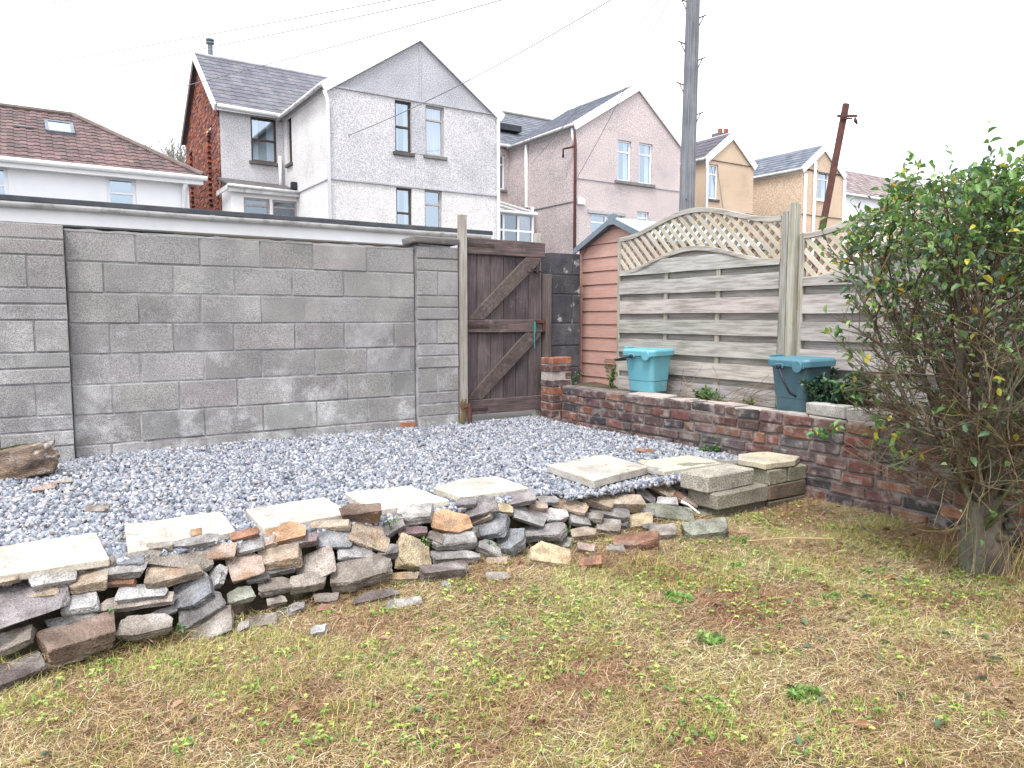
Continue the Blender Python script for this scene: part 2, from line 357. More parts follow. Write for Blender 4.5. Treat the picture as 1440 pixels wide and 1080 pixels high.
# dark pier right of the gate
dp = thing('dark_pier', 'sooty dark concrete block pier standing right of the gate', 'pier', (4.67, 6.3, 0))
mb = MB(); mo = MB(); z = -.1
for k in range(8):
    z1 = [.02, .26, .49, .72, .95, 1.25, 1.45, 1.675][k]
    blocks(mb, 4.475, 4.865, 6.17, 6.5, z, z1, [4.76] if k in (5, 7) else [], dv=.25); z = z1
mo.box(4.48, 4.86, 6.177, 6.49, -.1, 1.67)
mb.build('block_courses', M['darkblock'], dp, bevel=.007, seg=2); mo.build('mortar', M['darkblock'], dp)
mb = MB(); mb.box(4.87, 4.99, 6.25, 6.5, -.1, 1.66, (.8, .8, .8), .005)

# ------------------------------------------------------------------ brick retaining wall
RED = [(.19, .085, .072), (.15, .075, .068), (.22, .09, .072), (.13, .075, .07), (.12, .08, .078), (.075, .065, .07), (.17, .11, .10), (.14, .10, .095), (.28, .14, .09), (.11, .09, .092), (.15, .09, .085)]
bw = thing('brick_wall', 'low worn red and purple brick retaining wall under the fence', 'brick wall', (4.38, 3, 0))
mb = MB(); mo = MB()
for k in range(9):
    zt = .352-.0785*k; y = 5.70-(.11 if k % 2 else 0)-rnd.uniform(0, .02)
    if k % 2: mb.box(4.272, 4.48, y+.006, 5.70, zt-.067, zt, rnd.choice(RED), .006)
    while y > -3.2:
        l = rnd.choice([.225, .225, .225, .11, .2, .235]); 
        c = tinted(rnd.choice(RED), .2, .08)
        if rnd.random() < .04: y -= l; continue
        dx = rnd.uniform(-.008, .007); sag = .006*math.sin(y*2.1)
        mb.box(4.27+dx, 4.48, y-l+.0065, y-.0065, zt-.066+sag, zt+sag-.002, c, .007)
        y -= l
mo.box(4.281, 4.475, -3.2, 5.695, -.4, .345)
n = 170; vs = []
for i in range(n+1):
    y = -3.2+8.9*i/n; h = .352+.014*noise.noise(Vector((y*5, 0, 0)))+.006*noise.noise(Vector((y*20, 1, 0)))
    vs += [(4.279, y, .34), (4.283, y, h), (4.37, y, h+.008), (4.473, y, h-.004), (4.474, y, .33)]
mo.add(vs, [(5*i+k, 5*i+k+1, 5*i+6+k, 5*i+5+k) for i in range(n) for k in range(4)])
mb.build('brick_courses', M['brick'], bw, bevel=.008, seg=2, smooth=False); mo.build('mortar', M['brickmortar'], bw)
M['cap'] = mat('pale_cap_mortar', (.42, .37, .34), (.3, .27, .25), ns=7, rough=.95, bump=.8, bs=40, bd=.012, stain=[((.1, .11, .06), 4, .6, .7, .6)])
mb = MB(); y = 4.75
while y > 2.6:
    l = rnd.uniform(.2, .42)
    mb.box(4.275+rnd.uniform(0, .015), 4.45, y-l+.01, y, .345, .366+rnd.uniform(-.004, .004), (1, 1, 1), .008); y -= l
mb.build('mortar_cap', M['cap'], bw, bevel=.006)
for i, (y0, y1, lb) in enumerate(((3.02, 2.74, 'short grey concrete block on the brick wall just right of the dark teal bin'), (2.73, 2.40, 'second grey concrete block on the brick wall half hidden by bush twigs'))):
    setp(MB().box(4.275, 4.385, y1, y0, .368, .448-.012*i, tinted((1.15, 1.15, 1.1)), .006).build('concrete_block', M['block'], origin=(4.33, (y0+y1)/2, .366), bevel=.008, seg=2),
         lb, 'concrete block', 'concrete blocks on the brick wall')
bp = thing('brick_pillar', 'short crumbling red brick pillar between gate and low brick wall', 'brick pillar', (4.42, 5.86, 0))
mb = MB(); mo = MB()
for k in range(9):
    z = -.06+.0757*k
    sp = [4.30, 4.40, 4.545] if k % 2 else [4.30, 4.465, 4.545]
    for a, b in zip(sp[:-1], sp[1:]):
        if k == 6 and a < 4.33: continue
        mb.box(a+.004, b-.004, 5.89+rnd.uniform(-.008, .008), 6.10, z+.005, z+.0705, tinted(rnd.choice(RED[:5]+[(.36, .13, .08)]) if k < 8 else (.42, .16, .09), .15), .005)
mo.box(4.31, 4.54, 5.902, 6.095, -.06, .61)
mb.build('brick_courses', M['brick'], bp, bevel=.006, seg=2); mo.build('mortar', M['cap'], bp)
# ------------------------------------------------------------------ gate
gate = thing('garden_gate', 'tall dark brown boarded gate with diagonal braces in the block wall', 'gate', (3.93, 6.2, .04))
GX0, GX1, GY = 3.475, 4.375, 6.20
for i in range(6):
    a = GX0+(GX1-GX0)*i/6; b = GX0+(GX1-GX0)*(i+1)/6
    o = MB().box(a+.0035, b-.0035, GY, GY+.022, .075+rnd.uniform(-.004, .004), 1.72, tinted((1.1, 1.08, 1.1), .2)).build('board', M['gatewood'], gate, bevel=.003)
for n_, z0, z1, x0, x1 in (('top_rail', 1.612, 1.765, 3.47, 4.41), ('middle_rail', .865, .99, 3.465, 4.40), ('bottom_rail', .075, .215, 3.47, 4.39)):
    mb = MB(); mb.box(x0, x1, GY-.032, GY-.001, z0, z1, (1.15, 1.1, 1.1), .003); o = mb.build(n_, M['railwood'], gate, bevel=.005)
def brace(x0, z0, x1, z1, w):
    mb = MB(); y0, y1 = GY-.030, GY-.002
    vs = [(x0, z0), (x0+w, z0), (x1, z1-w*.2), (x1, z1), (x1-w*.95, z1)]
    v3 = [(x, y0, z) for x, z in vs]+[(x, y1, z) for x, z in vs]; n = len(vs)
    fs = [tuple(range(n)), tuple(reversed(range(n, 2*n)))]+[(i, i+n, (i+1) % n+n, (i+1) % n) for i in range(n)]
    mb.add(v3, fs, (1.0, .98, .98))
    mb.build('brace', M['bracewood'], gate, bevel=.004)
M['bracewood'] = mat('brace_timber', (.08, .065, .06), (.055, .045, .043), ns=5, tint=True, rough=.8, bump=.5, bd=.003,
    wave=((6, 14, 6), 5, (1.6, 1.55, 1.5)), stain=[((.15, .14, .13), 9, .6, .74, .5)])
brace(3.50, .993, 4.36, 1.61, .19); brace(3.48, .218, 4.36, .862, .19)
mb = MB()
mb.box(3.45, 3.74, GY-.038, GY-.0325, .915, .945).box(3.452, 3.475, GY-.042, GY-.032, .89, .97)
for i in range(5): mb.tube([(3.5+.05*i, GY-.037, .93), (3.5+.05*i, GY-.045, .93)], .006, 6)
mb.build('strap_hinge', M['blackiron'], gate)
mb = MB(); mb.box(3.452, 3.72, GY-.038, GY-.0325, .11, .135); mb.build('strap_hinge', M['blackiron'], gate)
mb = MB(); mb.box(3.49, 3.80, GY-.038, GY-.0325, 1.685, 1.715); mb.build('strap_hinge', M['blackiron'], gate)
mb = MB(); mb.tube([(4.19, GY-.02, 1.49), (4.38, GY-.02, 1.475)], .009, 8).box(4.23, 4.255, GY-.033, GY, 1.465, 1.51).box(4.30, 4.325, GY-.033, GY, 1.46, 1.505).tube([(4.2, GY-.02, 1.49), (4.2, GY-.05, 1.46)], .007, 6)
mb.build('slide_bolt', M['blackiron'], gate)
mb = MB(); mb.box(4.27, 4.40, GY-.052, GY-.033, .955, .985, (1, 1, 1), .002).box(4.37, 4.415, GY-.05, GY-.02, .87, .99, (1, 1, 1), .003)
mb.build('latch', M['iron'], gate)
mb = MB(); mb.tube([(4.262, GY-.05, .97), (4.258, GY-.055, .85), (4.266, GY-.052, .70)], .0042, 6, ).tube([(4.27, GY-.05, .97), (4.277, GY-.055, .9), (4.275, GY-.052, .86)], .0035, 6)
mb.build('cord', M['green'], gate)
def post(name, label, x0, x1, y0, y1, z1, m, col=(1, 1, 1), cat='post', group=None, z0=-.1, cut=0):
    mb = MB(); vs = [(x0, y0), (x1, y0), (x1, y1), (x0, y1)]
    mb.add([(x, y, z0) for x, y in vs]+[(vs[0][0], vs[0][1], z1), (vs[1][0], vs[1][1], z1-cut), (vs[2][0], vs[2][1], z1-cut), (vs[3][0], vs[3][1], z1)],
        [(3, 2, 1, 0), (4, 5, 6, 7), (0, 1, 5, 4), (1, 2, 6, 5), (2, 3, 7, 6), (3, 0, 4, 7)], col)
    return setp(mb.build(name, m, origin=((x0+x1)/2, (y0+y1)/2, z0), bevel=.004, seg=2), label, cat, group)
post('gate_post', 'tall weathered pale timber post on the hinge side of the gate', 3.395, 3.462, 6.10, 6.17, 1.965, M['postwood'], (.95, .9, .9))
post('gate_post', 'dark narrow timber post on the latch side of the gate', 4.405, 4.47, 6.14, 6.24, 1.45, M['gatewood'], (1.5, 1.5, 1.4))
post('timber_offcut', 'pale square timber stub sticking up behind the gate top right corner', 4.335, 4.40, 6.23, 6.29, 1.86, M['postwood'], (1.2, 1.2, 1.2), cat='timber')
mb = MB(); mb.tube([(3.445, 6.03, -.05), (3.45, 6.05, .19)], [.021, .024], 12).tube([(3.4, 6.06, .16), (3.45, 6.05, .19), (3.49, 6.07, .13)], .012, 6)
setp(mb.build('iron_stub', M['iron'], origin=(3.445, 6.03, 0)), 'short rusty iron pipe standing in the gravel at the gate foot', 'iron pipe')
mb = MB()
for i in range(7): mb.tube([(3.36+.01*i, 6.085, .0+.01*i), (3.39+.008*i, 6.09, .12), (3.37+.012*i, 6.09, .2+.02*(i % 3))], .006, 5, (1.2, 1, .9))
setp(mb.build('splintered_wood', M['twig'], origin=(3.39, 6.09, 0)), 'splintered dead wood shards at the foot of the pale gate post', 'wood splinters')

# ------------------------------------------------------------------ shed
shed = thing('garden_shed', 'terracotta pink plastic shed with blue-grey roof beside the fence', 'shed', (5.5, 5.75, .3))
mb = MB(); SX = 5.02
PK = at(0, 868, 314, SX); EV = at(0, 815, 352, SX); yp, zp, ye, ze = PK.y, PK.z, EV.y-.06, EV.z
y2 = 2*yp-ye
nb = 11; bh = .1385; z = .25
def shed_half(zz): # clip width by gable
    if zz <= ze: return ye, y2
    t = (zz-ze)/(zp-ze); return ye+(yp-ye)*t, y2+(yp-y2)*t
while z < zp-.01:
    z1 = min(z+bh, zp-.005); a, b = shed_half(z); c, d = shed_half(z1)
    vs = [(SX-.012, a, z), (SX-.012, b, z), (SX-.002, d, z1-.008), (SX-.002, c, z1-.008), (SX+.01, d, z1), (SX+.01, c, z1), (SX+.01, a, z), (SX+.01, b, z)]
    mb.add(vs, [(0, 1, 2, 3), (3, 2, 4, 5), (6, 7, 1, 0)]); z = z1
mb.add([(SX+.011, ye, .2), (SX+.011, y2, .2), (SX+.011, y2, ze), (SX+.011, yp, zp), (SX+.011, ye, ze)], [(0, 1, 2, 3, 4)])
for yy in (ye, y2):
    mb.add([(SX+.01, yy, .2), (SX+1.6, yy, .2), (SX+1.6, yy, ze), (SX+.01, yy, ze)], [(0, 1, 2, 3)])
mb.build('wall', M['shed'], shed)
mb = MB(); mb.box(SX-.022, SX+.02, ye-.005, ye+.035, .22, ze, (1.1, 1.1, 1.1)); mb.build('corner_trim', M['shed'], shed)
mb = MB()
for sg, yy in ((1, ye), (-1, y2)):
    dy = (yy-yp); o_ = .06*(1 if dy > 0 else -1); k = (zp-ze)/abs(dy); 
    a = (SX-.07, yp, zp+.055); b = (SX-.07, yy+o_, ze+.035-k*.06); c = (SX+1.65, yy+o_, ze+.035-k*.06); d = (SX+1.65, yp, zp+.055)
    lo = [(x, y, z_-.022) for x, y, z_ in (a, b, c, d)]
    mb.add([a, b, c, d]+lo, [(0, 1, 2, 3), (7, 6, 5, 4), (0, 4, 5, 1), (1, 5, 6, 2), (2, 6, 7, 3)])
mb.build('roof', M['shedroof'], shed)
mb = MB()
for yy in (ye, y2):
    o_ = .065 if yy > yp else -.065; k = (zp-ze)/abs(yy-yp)
    mb.obox((SX-.078, yp, zp+.028), (SX-.078, yy+o_, ze+.002-k*.06), (1, 0, 0), .055, .014)
mb.box(SX-.088, SX-.05, yp-.045, yp+.045, zp-.02, zp+.085)
mb.build('barge_board', M['trimgrey'], shed)
mb = MB(); vy = at(0, 862, 508, SX)
mb.box(SX-.03, SX-.012, vy.y-.07, vy.y+.09, vy.z-.035, vy.z+.04)
for i in range(3): mb.box(SX-.038, SX-.03, vy.y-.065, vy.y+.085, vy.z-.028+.024*i, vy.z-.016+.024*i)
mb.build('vent', M['shed'], shed)

# ------------------------------------------------------------------ fence
FX = 4.75
def bumpf(t): return (math.sin(math.pi*max(0, min(1, t))))**2
def fence_panel(label, ya, yb, zt, zl, zb, amp, slats):
    W = ya-yb; p = thing('woven_fence', label, 'fence panel', (FX, (ya+yb)/2, zb), 'wavy lattice topped fence panels')
    top = lambda s: zt+amp*bumpf(s/W); low = lambda s: zl+amp*bumpf(s/W)
    # rails
    for nm, fn in (('top_rail', top), ('middle_rail', low)):
        mb = MB(); n = 32
        pts = [(ya-W*i/n, fn(W*i/n)) for i in range(n+1)]
        vs = []
        for y, z in pts: vs += [(FX-.022, y, z-.022), (FX-.022, y, z+.02), (FX+.022, y, z+.02), (FX+.022, y, z-.022)]
        mb.add(vs, [(4*i+k, 4*i+4+k, 4*i+4+(k+1) % 4, 4*i+(k+1) % 4) for i in range(n) for k in range(4)], (1.12, 1.1, 1.05))
        mb.build(nm, M['fencewood'], p, bevel=.003)
    mb = MB(); mb.box(FX-.02, FX+.02, ya-.001, ya+.036, zb, top(0)+.02, (1, .97, .92)); mb.build('stile', M['postwood'], p, bevel=.003)
    mb = MB(); mb.box(FX-.02, FX+.02, yb-.036, yb+.001, zb, top(W)+.02, (1, .97, .92)); mb.build('stile', M['postwood'], p, bevel=.003)
    # lattice
    for sg, xo in ((1, -.008), (-1, .004)):
        mb = MB(); sp = .098; k = -30
        while k < 60:
            c0 = k*sp*1.0; k += 1
            run = []; n = 180
            for i in range(n+1):
                s = W*i/n; z = (c0+s*1.0) if sg < 0 else (c0+2.2-s*1.0)
                z += zl-.6 if sg < 0 else zl-1.2
                if low(s) < z < top(s): run.append((s, z))
            if len(run) > 3:
                (s0, z0), (s1, z1) = run[0], run[-1]
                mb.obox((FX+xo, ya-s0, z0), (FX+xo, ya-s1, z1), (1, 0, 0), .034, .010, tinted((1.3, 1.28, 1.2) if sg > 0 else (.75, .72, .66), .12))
        mb.build('lattice', M['latticewood'], p)
    # woven boards, each row alternately in front and behind the battens
    zz = zb; mb = MB(); k = 0
    rows = slats
    hs = (low(W/2)-zb)/rows
    for r in range(rows+1):
        z0 = zb+r*hs; z1 = z0+hs*1.12; front = r % 2 == 0
        if front: z0 -= hs*.12; z1 += hs*.14
        n = 24; vs = []; xo = (-.024 if front else .010); amp_ = -.0
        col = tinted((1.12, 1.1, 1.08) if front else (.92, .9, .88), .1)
        for i in range(n+1):
            s = W*i/n; zc = low(s)-.01
            b = min(z0, zc); t = min(z1, zc); w = (.006*math.sin(s*7+r)) if front else 0
            hh = .004*noise.noise(Vector((s*2, r*5.3, ya)))
            vs += [(FX+xo+w, ya-s, b+hh), (FX+xo+w+.002, ya-s, t+hh), (FX+xo+w+.011, ya-s, t+hh), (FX+xo+w+.009, ya-s, b+hh)]
        mb.add(vs, [(4*i+q, 4*i+4+q, 4*i+4+(q+1) % 4, 4*i+(q+1) % 4) for i in range(n) for q in range(4)], col)
    mb.build('board_weave', M['fencewood'], p)
    for t in (.335, .665):
        mb = MB(); mb.box(FX-.012, FX+.012, ya-W*t-.022, ya-W*t+.022, zb, low(W*t)-.01, (.95, .9, .85)); mb.build('batten', M['postwood'], p, bevel=.003)
    return p
M['latticewood'] = mat('lattice_timber', (.36, .33, .29), (.28, .26, .22), ns=4, tint=True, rough=.9, bump=.3, stain=[((.24, .25, .12), 6, .6, .75, .4)])
fence_panel('silvery woven fence panel with arched lattice top behind the bright teal bin', 5.40, 3.60, 1.745, 1.43, .34, .165, 14)
fence_panel('lower woven fence panel with lattice top rising behind the leafy bush', 3.40, 1.62, 1.60, 1.28, .26, .165, 12)
fence_panel('woven fence panel with lattice top at the far right, hidden behind the bush', 1.50, -.30, 1.55, 1.25, .26, .165, 12)
post('fence_post', 'tall square fence post between the two lattice fence panels', FX-.05, FX+.01, 3.455, 3.515, 1.845, M['postwood'], (1, 1, .92), 'fence post', 'fence posts', z0=.2, cut=.01)
post('fence_post', 'second weathered upright fixed against the left side of the tall fence post', FX-.055, FX-.02, 3.518, 3.562, 1.79, M['postwood'], (.85, .85, .86), 'fence post', 'fence posts', z0=.25)
post('fence_post', 'fence post hidden behind the bush foliage at right', FX-.05, FX+.05, 1.51, 1.61, 1.7, M['postwood'], (1, 1, .95), 'fence post', 'fence posts', z0=.2)

# ------------------------------------------------------------------ food caddies
def loft(mb, loops, cap0=True, cap1=True, col=(1, 1, 1)):
    n = len(loops[0]); vs = [p for l in loops for p in l]
    fs = [(i*n+k, i*n+(k+1) % n, (i+1)*n+(k+1) % n, (i+1)*n+k) for i in range(len(loops)-1) for k in range(n)]
    if cap0: fs.append(tuple(reversed(range(n))))
    if cap1: fs.append(tuple((len(loops)-1)*n+k for k in range(n)))
    mb.add(vs, fs, col)
def rrect(cx, cy, z, a, b, r, n=5):      # a along y, b along x
    out = []
    for qx, qy, s in ((1, 1, 0), (-1, 1, 90), (-1, -1, 180), (1, -1, 270)):
        for k in range(n):
            t = R(s+90*k/(n-1)); out.append((cx+qx*(b/2-r)+r*math.cos(t), cy+qy*(a/2-r)+r*math.sin(t), z))
    return out
def caddy(label, x, y, z, rz, mbody, mlid, hang, k=1.0):
    t = thing('food_caddy', label, 'food waste bin', (x, y, z), 'plastic food waste bins on the brick wall')
    hh = .345*k
    mb = MB(); prof = [(0, .26, .19, .03), (.01, .275, .205, .035), (.10, .285, .215, .035), (.105, .293, .222, .035), (.30*k, .33, .25, .04), (hh, .34, .26, .04)]
    loft(mb, [rrect(0, 0, a, b, c, d) for a, b, c, d in prof])
    mb.build('bucket', mbody, smooth=False).parent = t
    mb = MB()
    loft(mb, [rrect(0, 0, hh-.03, .35, .27, .04), rrect(0, 0, hh-.028, .375, .295, .045), rrect(0, 0, hh+.012, .38, .30, .045), rrect(0, 0, hh+.028, .36, .28, .045), rrect(0, 0, hh+.022, .30, .22, .04)])
    # pour lip / latch at one end and a round boss at the side
    mb.box(-.06, .06, .17, .235, hh-.005, hh+.018).box(-.05, .05, .215, .245, hh+.008, hh+.04)
    mb.tube([(-.145, -.115, hh-.022), (-.165, -.115, hh-.022)], .042, 14)
    mb.box(-.153, -.14, -.165, -.065, hh-.035, hh+.012).box(-.153, -.14, .02, .09, hh-.04, hh-.01)
    mb.build('lid', mlid, bevel=.003).parent = t
    mb = MB()
    a0 = R(hang); L_ = .235; cy_, cz_ = .045, hh-.03
    dy, dz = math.cos(a0)*L_, math.sin(a0)*L_
    for sx in (-1, 1):
        mb.tube([(sx*.158, cy_, cz_), (sx*.175, cy_, cz_)], .017, 12)
    pts = [(-.165, cy_, cz_), (-.168, cy_+dy*.5, cz_+dz*.5), (-.155, cy_+dy*.85, cz_+dz*.85), (-.1, cy_+dy, cz_+dz), (.1, cy_+dy, cz_+dz), (.155, cy_+dy*.85, cz_+dz*.85), (.168, cy_+dy*.5, cz_+dz*.5), (.165, cy_, cz_)]
    mb.tube(pts, .0085, 8)
    mb.build('handle', M['black'], smooth=True).parent = t
    t.rotation_euler = (0, R(-1.5), rz)
    return t
c1 = at(2, 910, 552, .37)
caddy('bright pale teal food waste bin with lid shut, standing left on the brick wall', 4.50, 4.745, .368, R(4), M['teal'], M['teal'], -12)
caddy('dark teal food waste bin with drooping black handle, standing right by the bush', 4.50, 3.215, .352, R(-8), M['darkteal'], M['tealrim'], -118, 1.02)

# ------------------------------------------------------------------ paving slabs
def slab(pts, z0, z1, label, col=(1, 1, 1), tilt=(0, 0), name='paving_slab', m=None, group='loose paving slabs laid along the gravel edge', j=.004):
    cx = sum(p[0] for p in pts)/len(pts); cy = sum(p[1] for p in pts)/len(pts)
    bm = bmesh.new()
    lo = [bm.verts.new((x-cx, y-cy, 0)) for x, y in pts]; hi = [bm.verts.new((x-cx, y-cy, z1-z0)) for x, y in pts]
    n = len(pts)
    bm.faces.new(hi); bm.faces.new(list(reversed(lo)))
    for i in range(n): bm.faces.new((lo[i], lo[(i+1) % n], hi[(i+1) % n], hi[i]))
    bmesh.ops.bevel(bm, geom=bm.edges[:], offset=.005, segments=1, affect='EDGES')
    bmesh.ops.triangulate(bm, faces=[f for f in bm.faces if len(f.verts) > 4])
    bmesh.ops.subdivide_edges(bm, edges=bm.edges[:], cuts=4, use_grid_fill=True)
    for v in bm.verts:
        v.co += Vector((0, 0, 1))*j*noise.noise(Vector((v.co.x*9+cx*7, v.co.y*9, v.co.z*9)))+Vector((1, .7, 0))*j*.8*noise.noise(Vector((v.co.x*14+cx*7, v.co.y*14+5, v.co.z*9)))
    me = bpy.data.meshes.new(name); 
    bm.to_mesh(me); bm.free()
    a = me.color_attributes.new('tint', 'FLOAT_COLOR', 'CORNER'); arr = np.ones((len(me.loops), 4), np.float32); arr[:, :3] = col; a.data.foreach_set('color', arr.ravel())
    me.materials.append(m or M['paver'])
    o = bpy.data.objects.new(name, me); C.objects.link(o); o.location = (cx, cy, z0); o.rotation_euler = (R(tilt[0]), R(tilt[1]), 0)
    return setp(o, label, 'paving slab' if name == 'paving_slab' else name.replace('_', ' '), group)
slab([(-.32, 3.34), (.225, 3.35), (.205, 3.765), (-.34, 3.75)], .0, .036, 'cream paving slab at the left edge behind the rubble stones, darker at its right side', (1, .97, .92), (1, 0))
slab([(.295, 3.39), (.745, 3.47), (.76, 3.85), (.325, 3.83)], .0, .036, 'cream paving slab with leaf scraps, second from the left edge, facing the gravel', (1.08, 1.06, 1), (1, 0))
slab([(.86, 3.45), (1.30, 3.47), (1.295, 3.855), (.87, 3.83)], .0, .036, 'cream paving slab with a grey weathered left corner behind the orange stone', (1.02, 1, .95), (.5, 0))
slab([(1.40, 3.46), (1.84, 3.45), (1.80, 3.865), (1.42, 3.895)], .0, .036, 'cream paving slab just right of the brown boulder', (1.1, 1.07, 1), (.5, 0))
slab([(1.93, 3.46), (2.35, 3.44), (2.352, 3.78), (2.10, 3.83), (1.88, 3.72)], .0, .04, 'yellowish cream paving slab nearest the middle of the rubble wall', (1.05, 1.03, .93), (.5, 0))
slab([(2.72, 3.31), (3.27, 3.44), (3.305, 3.91), (2.757, 3.83)], .008, .06, 'thick pale grey square paving slab lying out on the gravel', (.86, .86, .84), (0, 0))
slab([(3.33, 3.36), (3.84, 3.33), (3.9, 3.50), (3.88, 3.66), (3.42, 3.70)], .0, .035, 'yellow flat paving slab beside the stacked concrete blocks', (1.0, .98, .82), (0, 0))
# stacked concrete blocks at the right end of the rubble
def cblock(x0, x1, y0, y1, z0, z1, label, col=(1.3, 1.3, 1.25), rz=0):
    cx, cy = (x0+x1)/2, (y0+y1)/2
    bm = bmesh.new(); bmesh.ops.create_cube(bm, size=1)
    for v in bm.verts: v.co = Vector((v.co.x*(x1-x0), v.co.y*(y1-y0), v.co.z*(z1-z0)+(z1-z0)/2))+Vector([rnd.uniform(-.004, .004) for _ in range(3)])
    bmesh.ops.bevel(bm, geom=bm.edges[:], offset=.008, segments=1, affect='EDGES')
    bmesh.ops.subdivide_edges(bm, edges=bm.edges[:], cuts=4, use_grid_fill=True)
    for v in bm.verts: v.co += Vector([.004*noise.noise(v.co*16+Vector((cx*5+i*9, z0*40, 0))) for i in range(3)])
    me = bpy.data.meshes.new('concrete_block'); bm.to_mesh(me); bm.free()
    a = me.color_attributes.new('tint', 'FLOAT_COLOR', 'CORNER'); arr = np.ones((len(me.loops), 4), np.float32); arr[:, :3] = col; a.data.foreach_set('color', arr.ravel())
    me.materials.append(M['stackblock']); o = bpy.data.objects.new('concrete_block', me); C.objects.link(o)
    o.location = (cx, cy, z0); o.rotation_euler = (0, 0, R(rz))
    return setp(o, label, 'concrete block', 'concrete blocks stacked at the end of the rubble')
M['stackblock'] = mat('mossy_concrete_block', (.24, .23, .21), (.16, .155, .14), ns=5, tint=True, rough=.95, bump=.7, bd=.006,
    speck=((.12, .12, .12), (.8, .78, .74), 120, .5), stain=[((.1, .11, .06), 7, .52, .66, .5)])
p = lambda a, b: at(1, a, b, 3.0)
cblock(3.44, 3.88, 3.0, 3.22, -.26, -.155, 'soil-stained concrete block in the bottom course, under the two stacked blocks', (.6, .58, .5))
cblock(3.885, 4.26, 2.98, 3.22, -.26, -.16, 'dark concrete block in the bottom course, next to the brick wall', (.5, .42, .36))
cblock(3.40, 3.875, 2.98, 3.22, -.152, -.05, 'long grey concrete block in the middle course with a mossy front', (.95, .93, .84), 0)
cblock(3.885, 4.26, 2.98, 3.2, -.157, -.06, 'brown-stained block in the middle course against the brick wall', (.6, .48, .40))
cblock(3.36, 3.80, 3.03, 3.25, -.048, .055, 'pale grey concrete block topmost on the stack with broken left corner', (1.55, 1.52, 1.45), 1)
cblock(3.88, 4.065, 2.985, 3.24, -.057, .04, 'upright mossy concrete block end left of its twin under the sandstone flag', (1, 1, .86))
cblock(4.075, 4.262, 2.98, 3.24, -.057, .042, 'mossy concrete block end touching the brick wall under the sandstone flag', (.95, .97, .8))
cblock(3.55, 3.99, 3.27, 3.48, -.05, .035, 'grey concrete block lying behind the topmost block next to the yellow slab', (1, 1, .95))
slab([(3.86, 3.0), (4.12, 2.97), (4.265, 3.04), (4.23, 3.27), (4.0, 3.33), (3.84, 3.2)], .045, .085, 'buff sandstone flag lying on the concrete blocks at the brick wall', (.9, .84, .66), name='sandstone_flag', group='loose paving slabs laid along the gravel edge', j=.006)

